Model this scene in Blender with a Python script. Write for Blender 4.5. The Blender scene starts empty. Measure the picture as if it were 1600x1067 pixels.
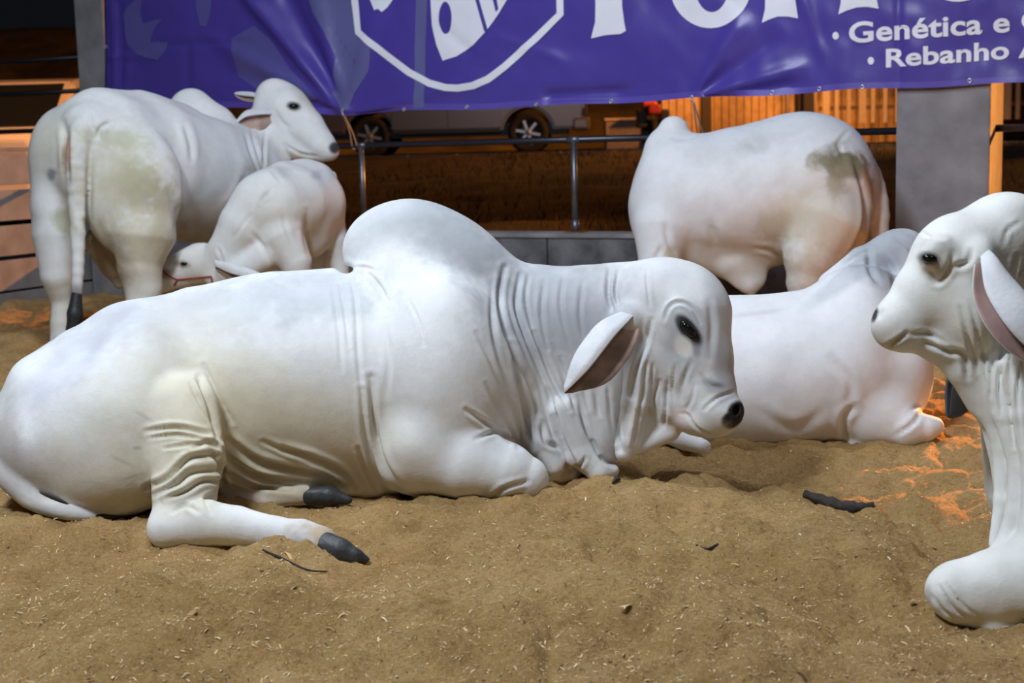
import bpy, bmesh, math, random
import numpy as np
from mathutils import Vector, Matrix

random.seed(7)
RNG = np.random.default_rng(11)
SC = bpy.context.scene
COL = SC.collection

# ------------------------------------------------------------------ camera
F_PX = 2200.0                      # focal length in pixels of the 1600 x 1067 frame
CX, CY = 800.0, 533.5
CAM_H = 1.2
PITCH = math.radians(8.0)
ROLL = math.radians(1.5)
_F = np.array([0, math.cos(PITCH), -math.sin(PITCH)])
_R0 = np.array([1.0, 0, 0])
_U0 = np.array([0, math.sin(PITCH), math.cos(PITCH)])
CR = math.cos(ROLL) * _R0 - math.sin(ROLL) * _U0
CU = math.sin(ROLL) * _R0 + math.cos(ROLL) * _U0
CF = _F
CAMP = np.array([0, 0, CAM_H])
cam_data = bpy.data.cameras.new('camera')
cam_data.sensor_width = 36.0
cam_data.lens = 36.0 * F_PX / 1600.0
cam_data.clip_start = 0.05
cam_data.clip_end = 300
cam_data.dof.use_dof = True
cam_data.dof.focus_distance = 4.75
cam_data.dof.aperture_fstop = 4.0
cam = bpy.data.objects.new('camera', cam_data)
COL.objects.link(cam)
_m = Matrix(((CR[0], CU[0], -CF[0], CAMP[0]), (CR[1], CU[1], -CF[1], CAMP[1]), (CR[2], CU[2], -CF[2], CAMP[2]), (0, 0, 0, 1)))
cam.matrix_world = _m
SC.camera = cam

# ------------------------------------------------------------------ world, light, exposure
world = bpy.data.worlds.new('night')
SC.world = world
world.use_nodes = True
world.node_tree.nodes['Background'].inputs[0].default_value = (0.50, 0.58, 0.80, 1)
world.node_tree.nodes['Background'].inputs[1].default_value = 0.008
SC.view_settings.view_transform = 'Standard'
SC.view_settings.look = 'None'
SC.view_settings.exposure = 0.0
SC.view_settings.gamma = 1.0
SC.view_settings.use_curve_mapping = False

def area_light(name, loc, target, size, power, color, spread=180, size_y=None):
    d = bpy.data.lights.new(name, 'AREA')
    d.energy = power; d.color = color; d.size = size
    if size_y: d.shape = 'RECTANGLE'; d.size_y = size_y
    d.spread = math.radians(spread)
    o = bpy.data.objects.new(name, d); COL.objects.link(o)
    o.location = loc
    o.rotation_euler = (Vector(target) - Vector(loc)).to_track_quat('-Z', 'Y').to_euler()
    return o

def spot_light(name, loc, target, power, color, angle, radius=0.15, blend=0.3):
    d = bpy.data.lights.new(name, 'SPOT')
    d.energy = power; d.color = color; d.spot_size = math.radians(angle); d.spot_blend = blend; d.shadow_soft_size = radius
    o = bpy.data.objects.new(name, d); COL.objects.link(o)
    o.location = loc
    o.rotation_euler = (Vector(target) - Vector(loc)).to_track_quat('-Z', 'Y').to_euler()
    return o

COOL = (0.80, 0.89, 1.0)
area_light('pavilion_floodlight_key', (-2.3, 1.9, 5.3), (0.1, 4.9, 0.3), 0.9, 335, COOL)
area_light('pavilion_floodlight_mid', (-1.2, 5.6, 5.4), (-0.4, 8.0, 0.3), 1.4, 190, COOL)
area_light('pavilion_floodlight_right', (2.6, 1.6, 5.0), (1.6, 6.0, 0.2), 1.2, 26, (0.93, 0.96, 1.0))
SODIUM = (1.0, 0.36, 0.07)
spot_light('street_lamp_light_right', (12.0, 17.0, 5.1), (2.1, 5.7, 0.0), 30000, SODIUM, 17, 0.10, 0.5)
spot_light('street_lamp_light_boards', (12.2, 17.2, 5.1), (-4.2, 11.4, 0.5), 9000, SODIUM, 15, 0.10, 0.5)
spot_light('street_lamp_light_verge', (12.1, 17.4, 5.1), (0.0, 10.0, 0.6), 1500, SODIUM, 60, 0.10, 0.5)
spot_light('street_lamp_light_shed', (4.2, 29.8, 6.5), (2.4, 36.5, 1.5), 3600, SODIUM, 120, 0.2, 0.5)
spot_light('added_car_light', (-3.4, 13.1, 4.6), (-6.0, 16.0, 1.3), 1500, SODIUM, 50, 0.2, 0.5)  # lamp added to light up the parked car
spot_light('street_lamp_light_far', (8.5, 24.0, 6.0), (3.0, 27.0, 1.5), 4600, SODIUM, 150, 0.3, 0.6)

# ------------------------------------------------------------------ helpers
def P(px, py, w):
    """world point seen at pixel (px, py), at distance w along the viewing direction"""
    return CAMP + w * (CF + (px - CX) / F_PX * CR - (py - CY) / F_PX * CU)

def on_plane(px, py, p0, n):
    d = CF + (px - CX) / F_PX * CR - (py - CY) / F_PX * CU
    t = np.dot(np.asarray(p0) - CAMP, n) / np.dot(d, n)
    return CAMP + t * d

def on_ground(px, py, z=0.0):
    return on_plane(px, py, (0, 0, z), (0, 0, 1))

def cam2world(q):
    return CAMP + q[:, :1] * CR + q[:, 1:2] * CU + q[:, 2:3] * CF

def smooth(t):
    t = np.clip(t, 0, 1)
    return t * t * (3 - 2 * t)

def _hash(ix, iy, iz, seed):
    h = (ix.astype(np.int64) * 374761393 + iy.astype(np.int64) * 668265263 + iz.astype(np.int64) * 2147483647 + seed * 974711) & 0xFFFFFFFF
    h = ((h ^ (h >> 13)) * 1274126177) & 0xFFFFFFFF
    h = ((h ^ (h >> 16)) * 2246822519) & 0xFFFFFFFF
    return ((h ^ (h >> 15)) & 0xFFFF) / 32767.5 - 1.0

def noise3(p, seed=0):
    p = np.asarray(p, dtype=np.float64)
    i = np.floor(p); f = p - i
    f = f * f * (3 - 2 * f)
    ix, iy, iz = i[:, 0], i[:, 1], i[:, 2]
    r = 0
    for dx in (0, 1):
        wx = f[:, 0] if dx else 1 - f[:, 0]
        for dy in (0, 1):
            wy = f[:, 1] if dy else 1 - f[:, 1]
            for dz in (0, 1):
                wz = f[:, 2] if dz else 1 - f[:, 2]
                r = r + wx * wy * wz * _hash(ix + dx, iy + dy, iz + dz, seed)
    return r

def noise2(x, y, seed=0):
    i = np.floor(x); j = np.floor(y)
    fx = x - i; fy = y - j
    fx = fx * fx * (3 - 2 * fx); fy = fy * fy * (3 - 2 * fy)
    z = np.zeros_like(i)
    return ((1 - fx) * (1 - fy) * _hash(i, j, z, seed) + fx * (1 - fy) * _hash(i + 1, j, z, seed)
            + (1 - fx) * fy * _hash(i, j + 1, z, seed) + fx * fy * _hash(i + 1, j + 1, z, seed))

def srgb(r, g, b):
    def c(v):
        v /= 255.0
        return v / 12.92 if v <= 0.04045 else ((v + 0.055) / 1.055) ** 2.4
    return (c(r), c(g), c(b), 1.0)

# ------------------------------------------------------------------ materials
MATS = {}
def mat(name, color=(0.5, 0.5, 0.5, 1), rough=0.6, metal=0.0, noise=0.0, nscale=20.0, bump=0.0, bscale=60.0, spec=0.5, emit=None, estr=0.0, trans=0.0, color2=None):
    if name in MATS: return MATS[name]
    m = bpy.data.materials.new(name); m.use_nodes = True
    nt = m.node_tree; b = nt.nodes['Principled BSDF']
    b.inputs['Base Color'].default_value = color
    b.inputs['Roughness'].default_value = rough
    b.inputs['Metallic'].default_value = metal
    b.inputs['Specular IOR Level'].default_value = spec
    b.inputs['Transmission Weight'].default_value = trans
    if emit: 
        b.inputs['Emission Color'].default_value = emit; b.inputs['Emission Strength'].default_value = estr
    tc = nt.nodes.new('ShaderNodeTexCoord')
    if noise > 0 or color2:
        n = nt.nodes.new('ShaderNodeTexNoise'); n.inputs['Scale'].default_value = nscale; n.inputs['Detail'].default_value = 6
        r = nt.nodes.new('ShaderNodeValToRGB')
        c2 = color2 or tuple(max(0, c * (1 - noise)) for c in color[:3]) + (1,)
        r.color_ramp.elements[0].position = 0.32; r.color_ramp.elements[1].position = 0.68
        r.color_ramp.elements[0].color = c2; r.color_ramp.elements[1].color = color
        nt.links.new(tc.outputs['Object'], n.inputs['Vector'])
        nt.links.new(n.outputs['Fac'], r.inputs['Fac']); nt.links.new(r.outputs['Color'], b.inputs['Base Color'])
    if bump > 0:
        n2 = nt.nodes.new('ShaderNodeTexNoise'); n2.inputs['Scale'].default_value = bscale; n2.inputs['Detail'].default_value = 5
        bp = nt.nodes.new('ShaderNodeBump'); bp.inputs['Strength'].default_value = bump; bp.inputs['Distance'].default_value = 0.01
        nt.links.new(tc.outputs['Object'], n2.inputs['Vector'])
        nt.links.new(n2.outputs['Fac'], bp.inputs['Height']); nt.links.new(bp.outputs['Normal'], b.inputs['Normal'])
    MATS[name] = m
    return m

def coat_material():
    m = bpy.data.materials.new('short_white_coat'); m.use_nodes = True
    nt = m.node_tree; b = nt.nodes['Principled BSDF']
    at = nt.nodes.new('ShaderNodeAttribute'); at.attribute_name = 'coat'
    tc = nt.nodes.new('ShaderNodeTexCoord')
    n = nt.nodes.new('ShaderNodeTexNoise'); n.inputs['Scale'].default_value = 7; n.inputs['Detail'].default_value = 8; n.inputs['Roughness'].default_value = 0.65
    r = nt.nodes.new('ShaderNodeMapRange'); r.inputs['From Min'].default_value = 0.3; r.inputs['From Max'].default_value = 0.7
    r.inputs['To Min'].default_value = 0.88; r.inputs['To Max'].default_value = 1.04
    mx = nt.nodes.new('ShaderNodeMix'); mx.data_type = 'RGBA'; mx.blend_type = 'MULTIPLY'; mx.inputs['Factor'].default_value = 1
    nt.links.new(tc.outputs['Object'], n.inputs['Vector']); nt.links.new(n.outputs['Fac'], r.inputs['Value'])
    nt.links.new(at.outputs['Color'], mx.inputs[6]); nt.links.new(r.outputs['Result'], mx.inputs[7])
    nt.links.new(mx.outputs[2], b.inputs['Base Color'])
    b.inputs['Roughness'].default_value = 0.62
    b.inputs['Specular IOR Level'].default_value = 0.25
    b.inputs['Sheen Weight'].default_value = 0.02
    b.inputs['Sheen Roughness'].default_value = 0.4
    n2 = nt.nodes.new('ShaderNodeTexNoise'); n2.inputs['Scale'].default_value = 160; n2.inputs['Detail'].default_value = 3
    n3 = nt.nodes.new('ShaderNodeTexNoise'); n3.inputs['Scale'].default_value = 22; n3.inputs['Detail'].default_value = 4
    ad = nt.nodes.new('ShaderNodeMath'); ad.operation = 'MULTIPLY_ADD'; ad.inputs[1].default_value = 0.25
    bp = nt.nodes.new('ShaderNodeBump'); bp.inputs['Strength'].default_value = 0.16; bp.inputs['Distance'].default_value = 0.012
    nt.links.new(tc.outputs['Object'], n2.inputs['Vector']); nt.links.new(tc.outputs['Object'], n3.inputs['Vector'])
    nt.links.new(n2.outputs['Fac'], ad.inputs[0]); nt.links.new(n3.outputs['Fac'], ad.inputs[2])
    nt.links.new(ad.outputs[0], bp.inputs['Height']); nt.links.new(bp.outputs['Normal'], b.inputs['Normal'])
    return m
COAT = coat_material()

# ------------------------------------------------------------------ object helpers
def tag(o, label=None, cat=None, group=None, kind=None):
    if label: o['label'] = label
    if cat: o['category'] = cat
    if group: o['group'] = group
    if kind: o['kind'] = kind
    return o

def empty(name, loc=(0, 0, 0), rz=0.0):
    o = bpy.data.objects.new(name, None); COL.objects.link(o)
    o.location = tuple(loc); o.rotation_euler = (0, 0, rz)
    o.empty_display_size = 0.1
    return o

def mesh_obj(name, verts, faces, m, parent=None, smooth_shade=True):
    """verts are in the parent's local frame when there is a parent with an identity rotation"""
    me = bpy.data.meshes.new(name)
    verts = np.asarray(verts, dtype=np.float64)
    if isinstance(faces, np.ndarray) and faces.ndim == 2:
        nf, k = faces.shape
        me.vertices.add(len(verts)); me.vertices.foreach_set('co', verts.astype(np.float32).ravel())
        me.loops.add(nf * k); me.loops.foreach_set('vertex_index', faces.astype(np.int32).ravel())
        me.polygons.add(nf); me.polygons.foreach_set('loop_start', np.arange(0, nf * k, k, dtype=np.int32))
        me.update(calc_edges=True)
    else:
        me.from_pydata([tuple(v) for v in verts], [], faces); me.update()
    if smooth_shade:
        me.polygons.foreach_set('use_smooth', np.ones(len(me.polygons), dtype=bool))
    for mm in (m if isinstance(m, (list, tuple)) else [m]):
        if mm: me.materials.append(mm)
    o = bpy.data.objects.new(name, me); COL.objects.link(o)
    if parent: o.parent = parent
    return o

def bm_obj(name, bm, m, parent=None, smooth_shade=False):
    me = bpy.data.meshes.new(name); bm.normal_update(); bm.to_mesh(me); bm.free()
    if smooth_shade:
        me.polygons.foreach_set('use_smooth', np.ones(len(me.polygons), dtype=bool))
    for mm in (m if isinstance(m, (list, tuple)) else [m]):
        me.materials.append(mm)
    o = bpy.data.objects.new(name, me); COL.objects.link(o)
    if parent: o.parent = parent
    return o

def box_bm(bm, lo, hi, bevel=0.0, mtx=None):
    c = [(a + b) / 2 for a, b in zip(lo, hi)]; s = [abs(b - a) for a, b in zip(lo, hi)]
    M = Matrix.Translation(c) @ Matrix.Diagonal((*s, 1))
    if mtx is not None: M = mtx @ M
    r = bmesh.ops.create_cube(bm, size=1.0, matrix=M)
    if bevel > 0:
        es = list({e for v in r['verts'] for e in v.link_edges})
        bmesh.ops.bevel(bm, geom=es, offset=bevel, segments=2, affect='EDGES', profile=0.6)
    return bm

def box_obj(name, lo, hi, m, parent=None, bevel=0.0, mtx=None):
    return bm_obj(name, box_bm(bmesh.new(), lo, hi, bevel, mtx), m, parent)

def tube_mesh(pts, rad, seg=10, cap=True):
    pts = [Vector(p) for p in pts]
    n = len(pts); rad = rad if hasattr(rad, '__len__') else [rad] * n
    V = []; Fc = []
    up = None
    for i, p in enumerate(pts):
        t = (pts[min(i + 1, n - 1)] - pts[max(i - 1, 0)]).normalized()
        if up is None:
            up = t.orthogonal().normalized()
        up = (up - t * up.dot(t)).normalized()
        side = t.cross(up)
        for k in range(seg):
            a = 2 * math.pi * k / seg
            V.append(p + (up * math.cos(a) + side * math.sin(a)) * rad[i])
    for i in range(n - 1):
        for k in range(seg):
            a, b = i * seg + k, i * seg + (k + 1) % seg
            Fc.append((a, b, b + seg, a + seg))
    if cap:
        Fc.append(tuple(range(seg - 1, -1, -1))); Fc.append(tuple(range((n - 1) * seg, n * seg)))
    return V, Fc

def tube_obj(name, pts, rad, m, parent=None, seg=10):
    V, Fc = tube_mesh(pts, rad, seg)
    return mesh_obj(name, V, Fc, m, parent)

def catmull(pts, n):
    """smooth resample of a list of tuples"""
    pts = np.asarray(pts, float); k = len(pts)
    if k < 3:
        t = np.linspace(0, 1, n)[:, None]
        return pts[0] * (1 - t) + pts[-1] * t
    ext = np.vstack([2 * pts[0] - pts[1], pts, 2 * pts[-1] - pts[-2]])
    out = []
    for u in np.linspace(0, k - 1, n):
        i = min(int(u), k - 2); t = u - i
        p0, p1, p2, p3 = ext[i:i + 4]
        out.append(0.5 * (2 * p1 + (p2 - p0) * t + (2 * p0 - 5 * p1 + 4 * p2 - p3) * t * t + (3 * p1 - p0 - 3 * p2 + p3) * t ** 3))
    return np.array(out)

# ------------------------------------------------------------------ sculpting engine: smooth unions of ellipsoids and tapered limbs, meshed as one skin
def surface_nets(val, org, h):
    ins = val < 0
    nx, ny, nz = val.shape
    cnt = np.zeros((nx - 1, ny - 1, nz - 1), np.int8)
    for a in (0, 1):
        for b in (0, 1):
            for c in (0, 1):
                cnt += ins[a:nx - 1 + a, b:ny - 1 + b, c:nz - 1 + c]
    act = (cnt > 0) & (cnt < 8)
    idx = np.full(act.shape, -1, np.int32)
    I, J, K = np.nonzero(act)
    idx[I, J, K] = np.arange(len(I))
    cor = [(a, b, c) for a in (0, 1) for b in (0, 1) for c in (0, 1)]
    vv = {c: val[I + c[0], J + c[1], K + c[2]] for c in cor}
    acc = np.zeros((len(I), 3)); n = np.zeros(len(I))
    for c in cor:
        for ax in range(3):
            if c[ax] == 0:
                d = list(c); d[ax] = 1; d = tuple(d)
                va, vb = vv[c], vv[d]
                m = (va < 0) != (vb < 0)
                t = np.where(m, va / np.where(m, va - vb, 1), 0)
                p = np.zeros((len(I), 3)); p += np.array(c); p[:, ax] += t
                acc += p * m[:, None]; n += m
    V = (acc / n[:, None] + np.stack([I, J, K], 1)) * h + org
    quads = []
    for ax in range(3):
        o = [(1, 0, 0), (0, 1, 0), (0, 0, 1)]
        sl0 = [slice(1, -1)] * 3; sl0[ax] = slice(0, -1)
        sl1 = [slice(1, -1)] * 3; sl1[ax] = slice(1, None)
        A, B = ins[tuple(sl0)], ins[tuple(sl1)]
        ch = A != B
        i, j, k = np.nonzero(ch)
        base = np.stack([i, j, k], 1)
        off = np.ones(3, int); off[ax] = 0
        base = base + off
        u, v = [(1, 2), (2, 0), (0, 1)][ax]
        def cell(du, dv):
            q = base.copy(); q[:, u] -= du; q[:, v] -= dv
            return idx[q[:, 0], q[:, 1], q[:, 2]]
        q = np.stack([cell(1, 1), cell(0, 1), cell(0, 0), cell(1, 0)], 1)
        flip = ~A[i, j, k]
        q[flip] = q[flip][:, ::-1]
        quads.append(q)
    Q = np.vstack(quads)
    return V, Q[(Q >= 0).all(1)]

def vnormals(V, Q):
    n = np.cross(V[Q[:, 2]] - V[Q[:, 0]], V[Q[:, 3]] - V[Q[:, 1]])
    N = np.stack([np.bincount(Q.ravel(), weights=np.repeat(n[:, c], 4), minlength=len(V)) for c in range(3)], 1)
    return N / np.maximum(np.linalg.norm(N, axis=1, keepdims=True), 1e-12)

def relax(V, Q, it=2, lam=0.5):
    e = np.vstack([Q[:, [0, 1]], Q[:, [1, 2]], Q[:, [2, 3]], Q[:, [3, 0]]])
    deg = np.maximum(np.bincount(e[:, 0], minlength=len(V)), 1)[:, None]
    for k in range(it):
        for l in (lam, -lam * 0.9):
            S = np.stack([np.bincount(e[:, 0], weights=V[e[:, 1], c], minlength=len(V)) for c in range(3)], 1) / deg
            V = V + l * (S - V)
    return V

class Sculpt:
    """primitives are given as seen from the photographer (pixel x, pixel y, metres of depth from w0), sizes in pixels at that depth"""
    def __init__(s, w0, h):
        s.w0, s.h, s.prims, s.folds, s.tints = w0, h, [], [], []
    def c(s, x, y, dw):
        w = s.w0 + dw
        return np.array([(x - CX) * w / F_PX, -(y - CY) * w / F_PX, w])
    def E(s, x, y, dw, rx, ry, rw, ang=0, k=0.05, yaw=0, sub=False):
        """ellipsoid; ang turns it in the picture plane (clockwise), yaw swings its right end away from the viewer"""
        c = s.c(x, y, dw); q = c[2] / F_PX
        a, b = math.radians(ang), math.radians(yaw)
        ex = np.array([math.cos(a), -math.sin(a), 0]); ey = np.array([math.sin(a), math.cos(a), 0]); ez = np.array([0, 0, 1.0])
        ex, ez = math.cos(b) * ex + math.sin(b) * ez, -math.sin(b) * ex + math.cos(b) * ez
        s.prims.append(('E', c, np.stack([ex, ey, ez]), np.array([rx * q, ry * q, rw]), k, sub))
    def C(s, pts, e=1.0, k=0.04, n=0, sub=False):
        """tapered limb through (x, y, dw, r_px); e flattens it in depth"""
        if n: pts = catmull(pts, n)
        A = [(s.c(p[0], p[1], p[2]), p[3] * (s.w0 + p[2]) / F_PX) for p in pts]
        s.prims.append(('C', A, e, None, k, sub))
    def fold(s, pts, w, depth, ridge=0.45, n=14):
        """skin crease along a line: w its width in pixels, depth in mm, with a soft bulge either side"""
        s.folds.append((catmull(pts, n), w * .85, depth * 1.35 / 1000.0, ridge))
    def tint(s, x, y, rx, ry, color, a=1.0, ang=0, soft=0.5, rough=0.25, back=False):
        s.tints.append((x, y, rx, ry, color, a, ang, soft, rough, back))
    def _one(s, pr, p):
        if pr[0] == 'E':
            q = (p - pr[1]) @ pr[2].T
            r = pr[3]
            a_ = q / r; b_ = a_ / r
            k0 = np.sqrt(np.einsum('ij,ij->i', a_, a_)); k1 = np.maximum(np.sqrt(np.einsum('ij,ij->i', b_, b_)), 1e-9)
            return k0 * (k0 - 1) / k1
        A, e = pr[1], pr[2]
        d = None
        sc = np.array([1, 1, 1 / e])
        for (a, ra), (b, rb) in zip(A[:-1], A[1:]):
            pa, ba = (p - a) * sc, (b - a) * sc
            t = np.clip(pa @ ba / max(ba @ ba, 1e-12), 0, 1)
            r_ = pa - t[:, None] * ba
            dd = np.sqrt(np.einsum('ij,ij->i', r_, r_)) - (ra + t * (rb - ra))
            if d is None: d = dd
            else:
                kk = 0.012
                hh = np.maximum(kk - np.abs(d - dd), 0) / kk
                d = np.minimum(d, dd) - hh * hh * kk / 4
        return d * (min(1.0, 0.5 + 0.5 * e))
    def bbox(s, pr):
        if pr[0] == 'E':
            ext = np.sqrt(((pr[2] * pr[3][:, None]) ** 2).sum(0))
            return pr[1] - ext, pr[1] + ext
        lo = np.min([a - np.array([r, r, r * pr[2]]) for a, r in pr[1]], axis=0)
        hi = np.max([a + np.array([r, r, r * pr[2]]) for a, r in pr[1]], axis=0)
        return lo, hi
    def field(s, p):
        d = np.full(len(p), 1.0)
        if not len(p): return d
        plo, phi = p.min(0), p.max(0)
        for pr in s.prims:
            lo, hi = s.bbox(pr); k = pr[4]; mg = 0.12 + k
            lo = lo - mg; hi = hi + mg
            if (lo > phi).any() or (hi < plo).any(): continue
            m = np.nonzero((p[:, 0] > lo[0]) & (p[:, 0] < hi[0]) & (p[:, 1] > lo[1]) & (p[:, 1] < hi[1]) & (p[:, 2] > lo[2]) & (p[:, 2] < hi[2]))[0]
            if not len(m): continue
            v = s._one(pr, p[m]); dm = d[m]
            if pr[5]:
                v = -v; hh = np.maximum(k - np.abs(dm - v), 0) / k
                d[m] = np.maximum(dm, v) + hh * hh * k / 4
            else:
                hh = np.maximum(k - np.abs(dm - v), 0) / k
                d[m] = np.minimum(dm, v) - hh * hh * k / 4
        return d
    def build(s, base_color, low=None):
        h = s.h
        los, his = zip(*[s.bbox(p) for p in s.prims if not p[5]])
        lo = np.min(los, 0) - 0.06; hi = np.max(his, 0) + 0.06
        B = 5
        nb = np.ceil((hi - lo) / (h * B)).astype(int)
        shp = nb * B + 1
        bc = np.stack(np.meshgrid(*[np.arange(n) for n in nb], indexing='ij'), -1).reshape(-1, 3)
        dc = s.field(lo + (bc + 0.5) * B * h)
        act = bc[np.abs(dc) < B * h * 1.6 + 0.03]
        val = np.full(tuple(shp), 1.0, np.float32)
        ins = np.zeros(tuple(nb), bool); ins[tuple(bc[dc < 0].T)] = True
        big = np.repeat(np.repeat(np.repeat(ins, B, 0), B, 1), B, 2)
        val[:-1, :-1, :-1][big] = -1.0
        o = np.stack(np.meshgrid(np.arange(B + 1), np.arange(B + 1), np.arange(B + 1), indexing='ij'), -1).reshape(-1, 3)
        mark = np.zeros(tuple(shp), bool)
        for q in o:
            g = act * B + q
            mark[g[:, 0], g[:, 1], g[:, 2]] = True
        G = np.stack(np.nonzero(mark), 1)
        for i in range(0, len(G), 30000):
            g = G[i:i + 30000]
            val[g[:, 0], g[:, 1], g[:, 2]] = s.field(lo + g * h)
        V, Q = surface_nets(val, lo, h)
        V = relax(V, Q, 3)
        # keep the largest connected skin
        lab = np.arange(len(V)); e = np.vstack([Q[:, [0, 1]], Q[:, [1, 2]], Q[:, [2, 3]], Q[:, [3, 0]]])
        for _ in range(400):
            m = lab.copy(); np.minimum.at(m, e[:, 0], lab[e[:, 1]]); m = m[m]
            if (m == lab).all(): break
            lab = m
        u, ct = np.unique(lab, return_counts=True)
        if len(u) > 1:
            keep = lab == u[ct.argmax()]
            mp = np.cumsum(keep) - 1
            Q = mp[Q[keep[Q].all(1)]]; V = V[keep]
        # creases
        N = vnormals(V, Q)
        view = V / np.linalg.norm(V, axis=1, keepdims=True)
        face = smooth((-(N * view).sum(1) + 0.05) / 0.45)
        px = CX + F_PX * V[:, 0] / V[:, 2]; py = CY - F_PX * V[:, 1] / V[:, 2]
        D = np.zeros(len(V))
        for pts, w, dep, ridge in s.folds:
            m = np.nonzero((px > pts[:, 0].min() - 5 * w) & (px < pts[:, 0].max() + 5 * w) & (py > pts[:, 1].min() - 5 * w) & (py < pts[:, 1].max() + 5 * w) & (face > 0))[0]
            if not len(m): continue
            q = np.stack([px[m], py[m]], 1); best = np.full(len(m), 1e9); bt = np.zeros(len(m))
            for i in range(len(pts) - 1):
                a, b = pts[i], pts[i + 1]; ab = b - a
                t = np.clip(((q - a) @ ab) / max(ab @ ab, 1e-9), 0, 1)
                dd = np.linalg.norm(q - a - t[:, None] * ab, axis=1)
                c = dd < best
                best[c] = dd[c]; bt[c] = (i + t[c]) / (len(pts) - 1)
            taper = np.sqrt(np.clip(np.sin(np.pi * np.clip(bt, 0.02, 0.98)), 0, 1))
            g = -np.exp(-(best / w) ** 2) + ridge * np.exp(-((best - 2.0 * w) / (1.1 * w)) ** 2)
            D[m] += dep * g * taper
        V = V + N * (D * face)[:, None]
        V = V + N * (noise3(V * 9, 3) * 0.0025)[:, None]
        # pigment, dirt and painted shading
        colr = np.tile(np.array(base_color, float), (len(V), 1))
        nz = noise3(V * 16, 5) * 0.5 + noise3(V * 40, 6) * 0.35 + noise3(V * 95, 8) * 0.2
        for x, y, rx, ry, c, a, ang, soft, rough, back in s.tints:
            t = math.radians(ang)
            dx, dy = px - x, py - y
            u = (dx * math.cos(t) + dy * math.sin(t)) / rx; v = (-dx * math.sin(t) + dy * math.cos(t)) / ry
            r = np.sqrt(u * u + v * v) + nz * rough
            wgt = smooth((1 + soft - r) / (2 * soft)) * a
            if not back: wgt = wgt * smooth((-(N * view).sum(1) + 0.35) / 0.3)
            colr = colr * (1 - wgt[:, None]) + np.array(c) * wgt[:, None]
        return V, Q, colr

def body_mesh(name, sculpt, base_color, parent):
    V, Q, colr = sculpt.build(base_color)
    o = mesh_obj(name, cam2world(V) - np.array(parent.location), Q, COAT, parent)
    at = o.data.attributes.new('coat', 'FLOAT_COLOR', 'POINT')
    at.data.foreach_set('color', np.hstack([colr, np.ones((len(colr), 1))]).astype(np.float32).ravel())
    return o
# ------------------------------------------------------------------ the place: pen floor, back fence, pillars, ground outside
FA = math.radians(-27.0)
FE = np.array([math.cos(FA), math.sin(FA), 0.0])          # along the back fence, to the right
FN = np.array([-math.sin(FA), math.cos(FA), 0.0])         # away from the photographer
FO = np.array([2.49, 9.45, 0.0])                          # a point of the fence line

def fl(px, py, y=0.0):
    """fence-frame (along, z) of the pixel on the vertical plane y metres behind the fence line"""
    p = on_plane(px, py, FO + FN * y, FN) - FO
    return float(p @ FE), float(p[2])

def fence_empty(name, x=0.0, y=0.0, z=0.0):
    p = FO + FE * x + FN * y
    return empty(name, (p[0], p[1], z), FA)

def gravel_bumps(X, Y):
    z = (noise2(X * 0.9 + 3, Y * 0.9, 1) * 0.030 + noise2(X * 2.3, Y * 2.3 + 7, 2) * 0.026 + np.abs(noise2(X * 3.1 + 5, Y * 3.1, 12)) * 0.055 - .02 + np.abs(noise2(X * 7, Y * 7, 3)) * 0.034 - .012
         + noise2(X * 12, Y * 12, 4) * 0.013 + noise2(X * 27, Y * 27, 5) * 0.0075 + noise2(X * 60, Y * 60, 6) * 0.0050 + noise2(X * 130, Y * 130, 7) * 0.0030)
    return z
MOUNDS = [(600, 812, .16, .035), (420, 812, .16, -.02), (200, 840, .22, .0), (60, 850, .3, .02), (900, 800, .3, .02), (1040, 790, .3, .05), (1180, 800, .25, .03),
          (1250, 722, .28, -.05), (1370, 700, .28, -.05), (1130, 722, .25, -.03), (1470, 735, .35, -.03), (1560, 700, .3, .02), (1570, 1005, .22, -.035), (800, 920, .28, .06), (350, 920, .26, .04), (1050, 940, .3, .05), (560, 960, .26, .04), (1300, 870, .3, .05),
          (180, 960, .3, .05), (700, 1010, .2, -.04), (205, 862, .14, -.04), (1190, 905, .2, -.04), (560, 905, .12, -.04), (330, 1000, .2, .04), (660, 880, .15, -.03), (1000, 1000, .15, -.03), (1270, 960, .15, -.04), (95, 545, .5, -.06), (420, 905, .2, .03), (880, 860, .22, .04), (1120, 850, .2, .03), (90, 900, .2, -.03), (640, 990, .22, .04), (1150, 1000, .2, .04), (860, 1040, .2, -.03), (480, 1040, .2, -.03)]
_MP = [(on_ground(a, b)[:2], r, h) for a, b, r, h in MOUNDS]
def ground_z(X, Y):
    z = gravel_bumps(X, Y)
    for c, r, h in _MP:
        z = z + h * np.exp(-(((X - c[0]) ** 2 + (Y - c[1]) ** 2) / r ** 2))
    return z - 0.012

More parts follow.
